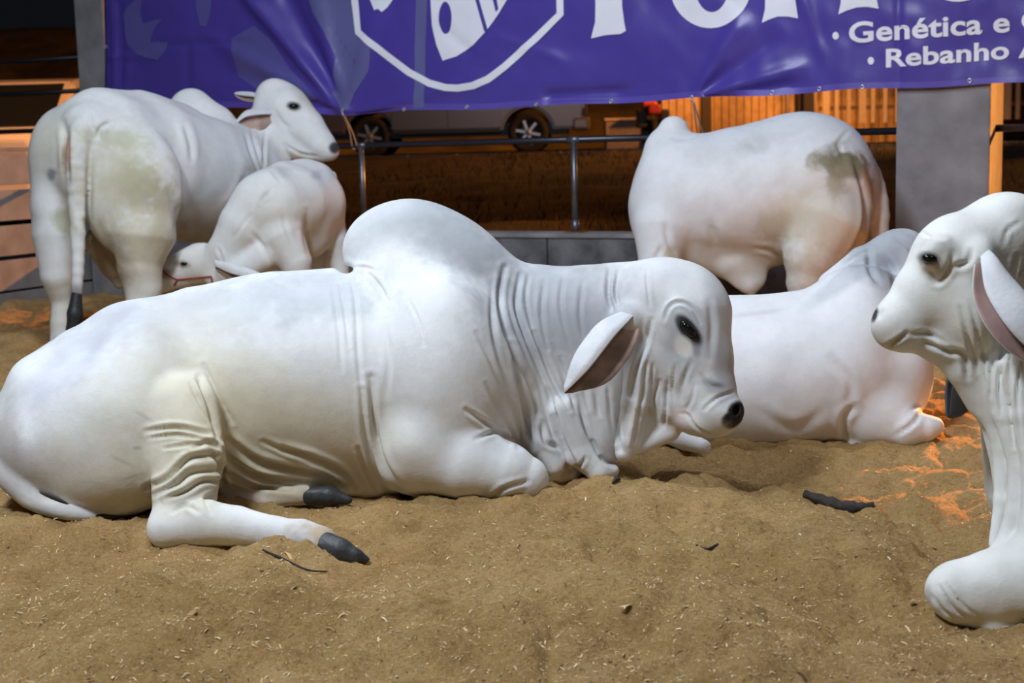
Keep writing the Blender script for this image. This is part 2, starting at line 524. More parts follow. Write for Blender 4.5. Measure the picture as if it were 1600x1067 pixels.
def sawdust_material():
    m = bpy.data.materials.new('sawdust'); m.use_nodes = True
    nt = m.node_tree; b = nt.nodes['Principled BSDF']; L = nt.links.new
    tc = nt.nodes.new('ShaderNodeTexCoord')
    def nz(scale, det, rough=.6):
        n = nt.nodes.new('ShaderNodeTexNoise'); n.inputs['Scale'].default_value = scale; n.inputs['Detail'].default_value = det; n.inputs['Roughness'].default_value = rough
        L(tc.outputs['Object'], n.inputs['Vector']); return n
    big, mid, fine, grain = nz(1.3, 5), nz(9, 6), nz(75, 6, .8), nz(210, 4, .85)
    r1 = nt.nodes.new('ShaderNodeValToRGB')
    r1.color_ramp.elements[0].position = .30; r1.color_ramp.elements[0].color = (.38, .215, .080, 1)
    r1.color_ramp.elements[1].position = .70; r1.color_ramp.elements[1].color = (.92, .655, .335, 1)
    e = r1.color_ramp.elements.new(.5); e.color = (.70, .45, .195, 1)
    mx = nt.nodes.new('ShaderNodeMath'); mx.operation = 'MULTIPLY_ADD'; mx.inputs[1].default_value = .35
    sm = nt.nodes.new('ShaderNodeMath'); sm.operation = 'MULTIPLY'; sm.inputs[1].default_value = .65
    L(fine.outputs['Fac'], sm.inputs[0]); L(mid.outputs['Fac'], mx.inputs[0]); L(sm.outputs[0], mx.inputs[2]); L(mx.outputs[0], r1.inputs['Fac'])
    r2 = nt.nodes.new('ShaderNodeValToRGB')       # pale shavings and dark specks
    r2.color_ramp.elements[0].position = .27; r2.color_ramp.elements[0].color = (.22, .18, .13, 1)
    r2.color_ramp.elements[1].position = .74; r2.color_ramp.elements[1].color = (1.9, 1.85, 1.75, 1)
    e = r2.color_ramp.elements.new(.40); e.color = (.95, .95, .95, 1); e = r2.color_ramp.elements.new(.62); e.color = (1.06, 1.06, 1.05, 1)
    L(grain.outputs['Fac'], r2.inputs['Fac'])
    r3 = nt.nodes.new('ShaderNodeValToRGB')
    r3.color_ramp.elements[0].position = .36; r3.color_ramp.elements[0].color = (.80, .76, .68, 1); r3.color_ramp.elements[1].position = .6; r3.color_ramp.elements[1].color = (1.05, 1.03, 1, 1)
    L(big.outputs['Fac'], r3.inputs['Fac'])
    def mul(a, c):
        n = nt.nodes.new('ShaderNodeMix'); n.data_type = 'RGBA'; n.blend_type = 'MULTIPLY'; n.inputs['Factor'].default_value = 1
        L(a, n.inputs[6]); L(c, n.inputs[7]); return n.outputs[2]
    L(mul(mul(r1.outputs['Color'], r2.outputs['Color']), r3.outputs['Color']), b.inputs['Base Color'])
    b.inputs['Roughness'].default_value = .95; b.inputs['Specular IOR Level'].default_value = .15
    ad = nt.nodes.new('ShaderNodeMath'); ad.operation = 'MULTIPLY_ADD'; ad.inputs[1].default_value = .5
    L(grain.outputs['Fac'], ad.inputs[0]); L(fine.outputs['Fac'], ad.inputs[2])
    bp = nt.nodes.new('ShaderNodeBump'); bp.inputs['Strength'].default_value = 1.0; bp.inputs['Distance'].default_value = .016
    L(ad.outputs[0], bp.inputs['Height']); L(bp.outputs['Normal'], b.inputs['Normal'])
    return m

def build_floor():
    nv, nu = 900, 900
    t = np.linspace(0, 1, nv)
    Y = 2.3 * (14.5 / 2.3) ** t
    Y = np.concatenate([np.linspace(-3, 2.25, 40), Y]); nv = len(Y)
    u = np.linspace(-1, 1, nu)
    half = np.maximum(0.46 * Y + 0.7, 2.5) 
    X = u[None, :] * half[:, None] + 0 * Y[:, None]
    YY = np.repeat(Y[:, None], nu, 1)
    # pull the sheet in to the back fence
    rel = (X - FO[0]) * FN[0] + (YY - FO[1]) * FN[1]
    keep = rel < 0.35
    Z = ground_z(X.ravel(), YY.ravel()).reshape(X.shape)
    I = np.arange(nv * nu).reshape(nv, nu)
    Q = np.stack([I[:-1, :-1], I[:-1, 1:], I[1:, 1:], I[1:, :-1]], -1)
    k = (keep[:-1, :-1] | keep[:-1, 1:] | keep[1:, 1:] | keep[1:, :-1])
    Q = Q[k]
    V = np.stack([X, YY, Z], -1).reshape(-1, 3)
    used = np.zeros(len(V), bool); used[Q.ravel()] = True
    mp = np.cumsum(used) - 1
    o = mesh_obj('floor', V[used], mp[Q], sawdust_material())
    tag(o, 'uneven pale brown sawdust bedding covering the pen', None, None, 'structure')
    return o
build_floor()

# loose shavings: far too many to count
def shavings():
    n = 26000
    px = RNG.uniform(-60, 1660, n); py = 620 + 470 * RNG.uniform(0, 1, n) ** .8
    g = np.array([on_ground(a, b) for a, b in zip(px, py)])
    z = ground_z(g[:, 0], g[:, 1]) + .0015
    L = RNG.gamma(2.0, .0010, n) + .0012; L[RNG.uniform(size=n) < .006] *= 2.6
    W = L * RNG.uniform(.10, .28, n); a = RNG.uniform(0, 6.28, n)
    d = np.stack([np.cos(a), np.sin(a), RNG.uniform(-.5, .5, n)], 1) * L[:, None]
    s_ = np.stack([-np.sin(a), np.cos(a), RNG.uniform(-.4, .4, n)], 1) * W[:, None]
    c = np.stack([g[:, 0], g[:, 1], z], 1); up = np.stack([0 * L, 0 * L, L * .25], 1)
    V = np.stack([c - d - s_, c - d + s_, c + s_ + up, c - s_ + up, c + d + s_, c + d - s_], 1).reshape(-1, 3)
    b = (np.arange(n) * 6)[:, None]
    Q = np.stack([b + [0, 3, 2, 1], b + [3, 5, 4, 2]], 1).reshape(-1, 4)
    u = RNG.uniform(size=n); k = np.where(u < .5, 0, np.where(u < .85, 1, 2))
    o = mesh_obj('sawdust_shavings', V, Q, [mat('pale_shaving', (.80, .62, .38, 1), .8), mat('tan_shaving', (.62, .40, .19, 1), .8), mat('dark_bit', (.09, .06, .03, 1), .8)], smooth_shade=False)
    o.data.polygons.foreach_set('material_index', np.repeat(k, 2).astype(np.int32))
    tag(o, 'loose wood shavings scattered over the sawdust floor', 'shavings', None, 'stuff')
shavings()

CONCRETE = mat('grey_concrete', (.30, .30, .315, 1), .85, color2=(.17, .17, .185, 1), nscale=3.5, bump=.35, bscale=25)
CONCRETE_DARK = mat('stained_concrete', (.20, .21, .23, 1), .85, color2=(.06, .06, .07, 1), nscale=4.5, bump=.3, bscale=20)
STEEL = mat('galvanised_pipe', (.20, .215, .26, 1), .38, metal=.75, noise=.4, nscale=18, bump=.1)
BLACKPIPE = mat('black_painted_pipe', (.012, .013, .016, 1), .4)

# low concrete wall under the rail
CURB_Z = fl(897, 371)[1]
RAIL_Z = 0.5 * (fl(897, 219)[1] + fl(620, 225)[1])
LEFT_A = fl(150, 300)[0]
def back_wall():
    w = fence_empty('wall_back')
    tag(w, 'low grey concrete wall under the pipe railing at the back', None, None, 'structure')
    x = LEFT_A - .2; k = 0
    while x < 9:                                          # cast in bays
        L = 1.55
        bm = bmesh.new(); box_bm(bm, (x + .004, -.06, -.25), (x + L - .004, .16, CURB_Z), .012)
        bm_obj('concrete_bay', bm, CONCRETE_DARK, w); x += L
    cp = box_obj('coping', (LEFT_A - .2, -.075, CURB_Z), (9.0, .18, CURB_Z + .035), CONCRETE, w, .008)
back_wall()

def railing():
    r = fence_empty('pipe_railing')
    tag(r, 'grey steel pipe railing along the top of the low back wall', 'railing')
    xl, xr = LEFT_A + .25, fl(1402, 200)[0]
    tube_obj('top_rail', [(xl, 0.05, RAIL_Z), (xr + .1, 0.05, RAIL_Z)], .024, BLACKPIPE if False else mat('dark_steel_rail', (.05, .055, .075, 1), .3, metal=.6), r, 14)
    tube_obj('top_rail', [(fl(1540, 200)[0], 0.05, RAIL_Z), (8.9, 0.05, RAIL_Z)], .024, MATS['dark_steel_rail'], r, 14)
    for px in (120, 567, 898, 1240, 1640):
        a = fl(px, 300, .05)[0]
        p = tube_obj('post', [(a, .05, CURB_Z + .03), (a, .05, RAIL_Z)], .024, STEEL, r, 12)
        tube_obj('weld_collar', [(a - .05, .05, RAIL_Z), (a + .05, .05, RAIL_Z)], .028, STEEL, p, 12)
        tube_obj('foot_sleeve', [(a, .05, CURB_Z + .03), (a, .05, CURB_Z + .13)], .031, STEEL, p, 12)
        box_obj('base_plate', (a - .07, -.02, CURB_Z + .035), (a + .07, .12, CURB_Z + .042), mat('rusty_plate', (.25, .12, .05, 1), .8, noise=.5), p)
railing()

def pillar(px0, px1, label, name='concrete_pillar'):
    a0, a1 = fl(px0, 200, -.2)[0], fl(px1, 200, -.2)[0]
    p = fence_empty(name, (a0 + a1) / 2, .05)
    tag(p, label, 'pillar', None, 'structure')
    hw = (a1 - a0) / 2
    bm = bmesh.new(); box_bm(bm, (-hw, -.25, -.2), (hw, .33, 5.6), .015)
    bm_obj('shaft', bm, CONCRETE, p)
    for z in (2.7, 4.1):                              # shutter-board joints of the cast concrete
        box_obj('casting_joint', (-hw - .003, -.253, z), (hw + .003, .333, z + .008), CONCRETE_DARK, p)
    return p
pillar(1400, 1547, 'square grey concrete pillar right of the standing bull, one side lit orange')
pillar(128, 172, 'concrete pillar at the left end of the purple banner')

# roof over the pen (out of the picture; it carries the floodlights)
def roof():
    r = fence_empty('ceiling'); tag(r, 'corrugated metal roof over the pen', None, None, 'structure')
    V = []; Q = []
    n = 160
    for i in range(n + 1):
        x = -7 + 14 * i / n; z = 5.75 + .02 * math.cos(i * math.pi / 2)
        V += [(x, -14.5, z), (x, .9, z)]
        if i: Q.append((2 * i - 2, 2 * i, 2 * i + 1, 2 * i - 1))
    mesh_obj('roof_sheet', V, Q, mat('galvanised_roof', (.42, .43, .45, 1), .5, metal=.2, noise=.15, nscale=3), r, False)
    for y in (-.1, -5, -10):
        box_obj('roof_beam', (-7, y - .08, 5.48), (7, y + .08, 5.71), mat('roof_steel', (.18, .18, .19, 1), .5, metal=.4), r)
roof()

# side wall of horizontal boards at the left
def side_wall():
    c = FO + FE * (LEFT_A - .05)
    w = empty('wall_left', (c[0], c[1], 0), FA); tag(w, 'side wall of weathered horizontal boards behind the standing cow', None, None, 'structure')
    BO = mat('weathered_board', (.33, .31, .31, 1), .75, color2=(.22, .205, .2, 1), nscale=5, bump=.3, bscale=30)
    zs = [(1.24, .035), (.97, .24), (.675, .25), (.385, .25), (.10, .25), (-.17, .25)]
    for k, (z, h) in enumerate(zs):
        for j in range(3):
            y1 = -2.4 * j; y0 = y1 - 2.37
            box_obj('board', (-.03 - .004 * (k % 2), y0, z), (.02 + .006 * ((k * 7 + j) % 3), y1, z + h), BO, w, .006)
    for j in range(4):
        box_obj('post', (-.13, -2.4 * j - .06, -.2), (-.035, -2.4 * j + .05, 1.27), BO, w, .006)
side_wall()

def pipe_gate():
    a = fl(150, 120, .45)[0]
    g = fence_empty('pipe_gate', a, .45); tag(g, 'dark tubular gate beyond the board wall at far left', 'gate')
    z1, z2, z3 = fl(100, 91, .45)[1], fl(100, 143, .45)[1], fl(100, 60, .45)[1]
    for z in (z1, z2, z2 - .35):
        tube_obj('rail', [(-3.2, 0, z), (.02, 0, z)], .022, BLACKPIPE, g)
    for x in (.02, -1.6, -3.2):
        tube_obj('upright', [(x, 0, 0.2), (x, 0, z1 + .01)], .022, BLACKPIPE, g)
    tube_obj('brace', [(-.12, 0, z2), (-.12, 0, z1)], .014, STEEL, g)
pipe_gate()

# ------------------------------------------------------------------ ground outside
def outside_h(y):
    return (CURB_Z - .12) + (1.0 - CURB_Z + .12) * smooth((y - .5) / 11.0)
def outside():
    nx, ny = 260, 200
    x = np.linspace(-26, 26, nx); y = .16 * (75 / .16) ** np.linspace(0, 1, ny)
    X, Y = np.meshgrid(x, y)
    Z = outside_h(Y) + (noise2(X * 1.3, Y * 1.3, 21) * .04 + noise2(X * 4, Y * 4, 22) * .02) * smooth((18 - Y) / 6)
    I = np.arange(nx * ny).reshape(ny, nx)
    Q = np.stack([I[:-1, :-1], I[:-1, 1:], I[1:, 1:], I[1:, :-1]], -1).reshape(-1, 4)
    e = fence_empty('grass_bank'); tag(e, 'dark dry grass bank rising behind the railing', None, None, 'structure')
    m = mat('dry_grass', (.060, .040, .013, 1), .95, color2=(.02, .012, .006, 1), nscale=2.2, bump=.9, bscale=45)
    mesh_obj('grass_slope', np.stack([X, Y, Z], -1).reshape(-1, 3), Q, m, e)
    n = 14000
    gx = RNG.uniform(-9, 9, n); gy = .3 + 12.5 * RNG.uniform(0, 1, n) ** 1.3
    V = []; F = []
    gz = outside_h(gy) - .02
    for i in range(n):
        h = RNG.uniform(.05, .14); a = RNG.uniform(0, 6.28); w = RNG.uniform(.004, .010)
        dx, dy = math.cos(a) * w, math.sin(a) * w; b = len(V)
        lx, ly = RNG.normal(0, .04, 2)
        V += [(gx[i] - dx, gy[i] - dy, gz[i]), (gx[i] + dx, gy[i] + dy, gz[i]), (gx[i] + lx, gy[i] + ly, gz[i] + h)]
        F.append((b, b + 1, b + 2))
    g = mesh_obj('grass_blades', V, np.array(F), mat('grass_blade', (.055, .040, .013, 1), .8, noise=.5, nscale=3), e, False)
    g['kind'] = 'stuff'
outside()
# paved strip that the vehicles stand on
def road():
    r = fence_empty('road'); tag(r, 'paved strip where the vehicles are parked', None, None, 'structure')
    bm = bmesh.new(); box_bm(bm, (-30, 12.4, .8), (30, 60, 1.0))
    bm_obj('asphalt', bm, mat('asphalt', (.06, .058, .056, 1), .9, noise=.4, nscale=6, bump=.4), r)
    x = -14
    while x < 18:
        box_obj('kerbstone', (x + .01, 12.2, .8), (x + .99, 12.42, 1.04), mat('pale_kerb', (.30, .27, .23, 1), .85, noise=.3), r, .01); x += 1.0
road()

def far_bank():
    nx, ny = 120, 40
    X, Y = np.meshgrid(np.linspace(-40, 40, nx), np.linspace(26, 48, ny))
    Z = .98 + 5.0 * smooth((Y - 27) / 18) + noise2(X * .5, Y * .5, 41) * .25 + noise2(X * 1.7, Y * 1.7, 42) * .1
    I = np.arange(nx * ny).reshape(ny, nx); Q = np.stack([I[:-1, :-1], I[:-1, 1:], I[1:, 1:], I[1:, :-1]], -1).reshape(-1, 4)
    o = mesh_obj('hillside', np.stack([X, Y, Z], -1).reshape(-1, 3), Q, mat('hill_grass', (.16, .11, .035, 1), .95, color2=(.06, .05, .02, 1), nscale=1.2, bump=.6, bscale=8))
    o.location = (FO[0] * 0, 10.5, 0)
    tag(o, 'dim grassy slope behind the parking strip', None, None, 'structure')
far_bank()
# ------------------------------------------------------------------ banner
B_OFF = -.235
BOTTOM = np.array([(165, 160), (300, 165), (420, 171), (541, 179), (600, 175), (640, 173), (735, 170), (860, 165), (960, 160), (1085, 153), (1200, 148), (1330, 140), (1405, 137), (1600, 129), (2500, 88)], float)
def ridge(px, py, a, b, w, h, wend=None):
    a, b = np.array(a, float), np.array(b, float); ab = b - a
    t = ((px - a[0]) * ab[0] + (py - a[1]) * ab[1]) / (ab @ ab)
    d = ((px - a[0]) * ab[1] - (py - a[1]) * ab[0]) / np.sqrt(ab @ ab)
    ww = w + ((wend or w) - w) * np.clip(t, 0, 1)
    return h * np.exp(-(d / ww) ** 2) * smooth((t + .08) / .16) * smooth((1.15 - t) / .3)
def banner_off(px, py):
    z = .012 * np.sin(px / 95 + py / 160) + .010 * noise2(px / 60, py / 70, 31) + .004 * noise2(px / 22, py / 26, 32)
    R = ridge
    z = z + R(px, py, (541, 178), (375, -20), 7, .055, 13) - R(px, py, (541, 178), (430, -30), 7, .05, 16) + R(px, py, (541, 178), (480, -60), 7, .035, 18)
    z = z + R(px, py, (541, 178), (330, 60), 7, .03, 12) - R(px, py, (541, 180), (350, 110), 6, .022, 12) + R(px, py, (541, 180), (590, 20), 6, .018, 16)
    z = z + R(px, py, (541, 182), (760, 120), 5, .016, 14) - R(px, py, (541, 182), (640, 176), 5, .02, 5)
    z = z + R(px, py, (1085, 152), (1160, 30), 6, .028, 16) - R(px, py, (1085, 152), (1210, 60), 6, .028, 16) + R(px, py, (1085, 154), (1250, 105), 6, .026, 12) - R(px, py, (1085, 156), (1250, 132), 5, .022, 9)
    z = z - R(px, py, (850, 150), (980, 142), 9, .03, 9) + R(px, py, (780, 60), (880, 95), 9, .01) - R(px, py, (690, 40), (740, 85), 8, .01)
    z = z + R(px, py, (178, 0), (182, 150), 4, .018) - R(px, py, (188, 0), (190, 150), 5, .016) + R(px, py, (168, 90), (230, 88), 4, .015)
    z = z - R(px, py, (250, 70), (380, 66), 5, .014) - R(px, py, (292, 70), (293, 150), 6, .012) + R(px, py, (200, 100), (188, 160), 6, .014)
    z = z - R(px, py, (1404, -100), (1404, 130), 5, .012) + R(px, py, (1240, -50), (1287, 90), 8, .01)
    return z
B_P0 = FO + FN * B_OFF
def banner_map(px, py, lift=0.0):
    """banner surface (fence frame) at the place seen at a pixel"""
    px = np.asarray(px, float); py = np.asarray(py, float)
    d = CF[None] + ((px - CX) / F_PX)[:, None] * CR[None] - ((py - CY) / F_PX)[:, None] * CU[None]
    t = ((B_P0 - CAMP) @ FN) / (d @ FN)
    p = CAMP + t[:, None] * d - FO
    return np.stack([p @ FE, B_OFF - banner_off(px, py) - lift, p[:, 2]], 1)

def vinyl(name, c, c2=None):
    m = mat(name, c, .33, noise=.10, nscale=2, bump=.05, bscale=30, color2=c2)
    return m
PURPLE = vinyl('purple_vinyl', srgb(79, 66, 160))
PRINTGREY = vinyl('grey_print', srgb(102, 104, 158))
PRINTGREY2 = vinyl('dim_grey_print', srgb(94, 90, 160))
PRINTWHITE = vinyl('white_print', srgb(240, 243, 255))

def flat_print(name, pts, m, parent, lift=.005, step=7):
    bm = bmesh.new()
    vs = [bm.verts.new((x, -y, 0)) for x, y in pts]
    bm.faces.new(vs)
    bmesh.ops.triangulate(bm, faces=bm.faces[:])
    finish_print(name, bm, m, parent, lift, step)
def finish_print(name, bm, m, parent, lift, step=7):
    xs = [v.co.x for v in bm.verts]; ys = [v.co.y for v in bm.verts]
    for ax, lo, hi in ((0, min(xs), max(xs)), (1, min(ys), max(ys))):
        q = lo + step
        while q < hi:
            no = (1, 0, 0) if ax == 0 else (0, 1, 0); co = (q, 0, 0) if ax == 0 else (0, q, 0)
            bmesh.ops.bisect_plane(bm, geom=bm.verts[:] + bm.edges[:] + bm.faces[:], plane_co=co, plane_no=no, dist=1e-4)
            q += step
    co = np.array([v.co[:] for v in bm.verts])
    w = banner_map(co[:, 0], -co[:, 1], lift)
    for v, c in zip(bm.verts, w): v.co = c
    bmesh.ops.recalc_face_normals(bm, faces=bm.faces)
    return bm_obj(name, bm, m, parent, True)
def stroke(pts, hw):
    """outline polygon of a thick open line"""
    pts = np.array(pts, float); t = np.gradient(pts, axis=0); n = np.stack([-t[:, 1], t[:, 0]], 1); n /= np.linalg.norm(n, axis=1, keepdims=True)
    return list(map(tuple, pts + n * hw)) + list(map(tuple, (pts - n * hw)[::-1]))
def ell(cx, cy, rx, ry, n=40, a0=0, a1=360):
    return [(cx + rx * math.cos(math.radians(a)), cy + ry * math.sin(math.radians(a))) for a in np.linspace(a0, a1, n, endpoint=(a1 - a0) < 360)]
def strip_print(name, outer, inner, m, parent, lift=.003):
    bm = bmesh.new()
    A = [bm.verts.new((x, -y, 0)) for x, y in outer]; B = [bm.verts.new((x, -y, 0)) for x, y in inner]
    for i in range(len(A) - 1): bm.faces.new((A[i], A[i + 1], B[i + 1], B[i]))
    return finish_print(name, bm, m, parent, lift)
def text_print(name, txt, x, y, cap, slope, m, parent, offset=.0, width=1.0, lift=.007):
    cu = bpy.data.curves.new('tmp_text', 'FONT'); cu.body = txt; cu.size = 1.0; cu.space_character = 1.02; cu.offset = offset; cu.resolution_u = 4
    o = bpy.data.objects.new('tmp_text', cu); COL.objects.link(o)
    dg = bpy.context.evaluated_depsgraph_get()
    me = bpy.data.meshes.new_from_object(o.evaluated_get(dg))
    bm = bmesh.new(); bm.from_mesh(me)
    bpy.data.objects.remove(o); bpy.data.curves.remove(cu); bpy.data.meshes.remove(me)
    k = cap / .72
    # one object for each character: loose pieces that share a column (an accent, a dot) stay with their letter
    seen = set(); isl = []
    for v in bm.verts:
        if v in seen: continue
        st = [v]; seen.add(v); comp = []
        while st:
            a = st.pop(); comp.append(a)
            for e in a.link_edges:
                b = e.other_vert(a)
                if b not in seen: seen.add(b); st.append(b)
        xs = [q.co.x for q in comp]; isl.append([min(xs), max(xs), comp])
    isl.sort(key=lambda q: q[0]); grp = []
    for lo, hi, comp in isl:
        if grp and min(hi, grp[-1][1]) - max(lo, grp[-1][0]) > .4 * min(hi - lo, grp[-1][1] - grp[-1][0]):
            grp[-1][1] = max(hi, grp[-1][1]); grp[-1][2] += comp
        else: grp.append([lo, hi, list(comp)])
    for lo, hi, comp in grp:
        b2 = bmesh.new(); mp = {}
        for v in comp:
            tx, ty = v.co.x * k * width, v.co.y * k
            mp[v] = b2.verts.new((x + tx, -(y + slope * tx - ty), 0))
        for fc in bm.faces:
            if fc.verts[0] in mp: b2.faces.new([mp[q] for q in fc.verts])
        finish_print(name, b2, m, parent, lift, 7)
    bm.free()

def banner():
    b = fence_empty('vinyl_banner')
    tag(b, 'long purple vinyl banner with white lettering and shield hung across the pillars', 'banner')
    nx, ny = 330, 90
    px = np.concatenate([np.linspace(165, 1610, nx - 20), np.linspace(1650, 2500, 20)]); v = np.linspace(0, 1, ny)
    bot = np.interp(px, BOTTOM[:, 0], BOTTOM[:, 1]) + 1.5 * np.sin(px / 37)
    PX = np.repeat(px[None], ny, 0); PY = -260 + (bot[None] + 260) * v[:, None]
    W = banner_map(PX.ravel(), PY.ravel())
    I = np.arange(nx * ny).reshape(ny, nx)
    Q = np.stack([I[:-1, :-1], I[1:, :-1], I[1:, 1:], I[:-1, 1:]], -1).reshape(-1, 4)
    sh = mesh_obj('sheet', W, Q, PURPLE, b)
    so = sh.modifiers.new('thickness', 'SOLIDIFY'); so.thickness = .0015; so.offset = -1
    # bottom hem, a welded double strip
    bb = np.interp(px, BOTTOM[:, 0], BOTTOM[:, 1]) + 1.5 * np.sin(px / 37)
    H = np.vstack([banner_map(px, bb - 9, .002), banner_map(px, bb + .5, .003)])
    I = np.arange(2 * nx).reshape(2, nx); Q = np.stack([I[:-1, :-1], I[1:, :-1], I[1:, 1:], I[:-1, 1:]], -1).reshape(-1, 4)
    mesh_obj('hem', H, Q, vinyl('purple_hem', srgb(94, 80, 176)), b)
    # faint grey shapes
    flat_print('pale_silhouette', [(195, 22), (202, 11), (214, 0), (220, -30), (232, -30), (225, 0), (221, 22), (225, 37), (240, 32), (255, 30), (246, 40), (240, 49), (236, 66), (262, 66), (258, 80), (247, 94), (228, 90), (210, 82), (200, 70), (197, 56)], PRINTGREY2, b)
    flat_print('pale_silhouette', [(305, -30), (332, -30), (328, 20), (322, 42), (312, 40), (306, 10)], PRINTGREY2, b)
    flat_print('pale_silhouette', [(470, -40), (556, -40), (556, 20), (560, 60), (582, 70), (578, 110), (556, 146), (546, 172), (536, 168), (520, 146), (527, 90), (510, 50), (490, 20)], PRINTGREY, b)
    flat_print('pale_silhouette', [(360, 60), (395, 40), (420, 60), (455, 110), (500, 155), (470, 160), (420, 152), (370, 120)], PRINTGREY2, b)
    flat_print('pale_stripe', [(652, -40), (670, -40), (664, 168), (648, 169)], PRINTGREY, b)
    flat_print('thin_leaf_line', stroke([(516, 20), (526, 50), (540, 75), (557, 100)], 2), PURPLE, b, .005)
    # shield and the emblem in it
    sh_pts = [(548, -60), (553, 0), (560, 50), (600, 82), (640, 113), (672, 130), (700, 137), (718, 138), (742, 134), (764, 124), (790, 104), (840, 58), (876, 22), (876, -60)]
    st = stroke(sh_pts, 5.5); n_ = len(sh_pts)
    strip_print('shield_outline', st[:n_], st[n_:][::-1], PRINTWHITE, b, .006)
    flat_print('emblem', [(672, -40), (674, 0), (677, 40), (684, 70), (694, 95), (716, 88), (742, 70), (762, 48), (780, 22), (793, 0), (800, -40)], PRINTWHITE, b, .006)
    flat_print('emblem_eye', ell(698, 28, 10, 25), PURPLE, b, .009)
    flat_print('emblem_cut', [(736, -30), (742, -30), (764, 47), (759, 50)], PURPLE, b, .009)
    flat_print('emblem_cut', [(764, -30), (772, -30), (780, 14), (776, 19)], PURPLE, b, .009)
    flat_print('emblem_mark', [(575, -30), (578, 0), (586, 16), (592, 14), (598, 19), (606, 12), (614, 0), (616, -30)], PRINTWHITE, b, .006)
    # big lettering: only its feet are in the picture
    flat_print('large_letter', [(931, -60), (972, -60), (972, 10), (975, 34), (978, 48), (970, 53), (945, 55), (923, 60), (925, 52), (930, 35), (931, 10)], PRINTWHITE, b, .006)
    o_, i_ = ell(1110, -26, 65, 70, 49), ell(1112, -26, 27, 45, 49)
    strip_print('large_letter', o_ + o_[:1], i_ + i_[:1], PRINTWHITE, b, .006)
    flat_print('large_letter', [(1198, -60), (1243, -60), (1244, 0), (1248, 29), (1232, 26), (1216, 26), (1202, 31), (1191, 36), (1196, 15)], PRINTWHITE, b, .006)
    flat_print('large_letter', [(1317, -60), (1370, -60), (1371, 0), (1374, 14), (1356, 11), (1340, 12), (1324, 17), (1311, 23), (1315, 5)], PRINTWHITE, b, .006)
    o_, i_ = ell(1496, -66, 64, 69, 49), ell(1496, -66, 27, 45, 49)
    strip_print('large_letter', o_ + o_[:1], i_ + i_[:1], PRINTWHITE, b, .006)
    text_print('letter', 'Genética e C', 1326, 67, 32, -.072, PRINTWHITE, b, .026, 1.27)
    text_print('letter', 'Rebanho A', 1382, 105, 28.5, -.072, PRINTWHITE, b, .026, 1.36)
    flat_print('bullet', ell(1306.5, 56, 5, 6, 20), PRINTWHITE, b, .004)
    flat_print('bullet', ell(1361, 95, 5, 6, 20), PRINTWHITE, b, .004)
    EY = mat('eyelet_metal', (.62, .64, .68, 1), .3, metal=.7)
    for x, y in ((167, 73), (541, 172), (632, 171), (731, 167), (838, 163), (954, 158), (1081, 152), (1207, 145), (1281, 139), (1348, 136), (1515, 126)):
        c = banner_map(np.array([x]), np.array([y]), .006)[0]
        ring = [(c[0] + .011 * math.cos(a), c[1], c[2] + .011 * math.sin(a)) for a in np.linspace(0, 2 * math.pi, 17)]
        tube_obj('eyelet', ring, .0045, EY, b, 6)
banner()
def tie(px0, py0, px1, py1, label):
    c = banner_map(np.array([px0]), np.array([py0]), .008)[0]
    a1 = fl(px1, py1, .05)[0]
    t = fence_empty('tie_cord', 0, 0); tag(t, label, 'cord', 'cords tying the banner to the rail')
    m = mat('white_cord', (.62, .55, .50, 1), .7)
    for dx in (0, .045):
        pts = catmull([tuple(c), ((c[0] * .5 + (a1 + dx) * .5), -.11, (c[2] + RAIL_Z) / 2 - .005), (a1 + dx, .018, RAIL_Z + .012), (a1 + dx, .05, RAIL_Z - .03), (a1 + dx + .004, .08, RAIL_Z)], 18)
        tube_obj('strand', pts, .006, m, t, 7)
tie(541, 176, 553, 224, 'pale doubled cord tying the banner to the rail beside the pickup wheel')
tie(1083, 154, 1092, 212, 'pale doubled cord tying the banner to the rail beside the standing bull\'s hump')
# ------------------------------------------------------------------ vehicles and what stands behind
def lathe_y(profile, seg=28):
    """profile of (r, y) turned about the y axis"""
    V = []; F = []
    for r, y in profile:
        for k in range(seg):
            a = 2 * math.pi * k / seg
            V.append((r * math.cos(a), y, r * math.sin(a)))
    for i in range(len(profile) - 1):
        for k in range(seg):
            a, b = i * seg + k, i * seg + (k + 1) % seg
            F.append((a, a + seg, b + seg, b))
    return V, F

def extrude_profile(pts, y0, y1, bevel=.03):
    bm = bmesh.new()
    vs = [bm.verts.new((x, y0, z)) for x, z in pts]
    f = bm.faces.new(vs)
    r = bmesh.ops.extrude_face_region(bm, geom=[f])
    for v in r['geom']:
        if isinstance(v, bmesh.types.BMVert): v.co.y = y1
    bmesh.ops.recalc_face_normals(bm, faces=bm.faces)
    if bevel:
        es = [e for e in bm.edges if len(e.link_faces) == 2 and abs(e.verts[0].co.y - e.verts[1].co.y) < 1e-6]
        bmesh.ops.bevel(bm, geom=es, offset=bevel, segments=3, affect='EDGES')
    return bm

def arch(cx, r, z0, n=12):
    return [(cx + r * math.cos(a), .40 + r * math.sin(a)) for a in np.linspace(math.asin((z0 - .40) / r), math.pi - math.asin((z0 - .40) / r), n)]

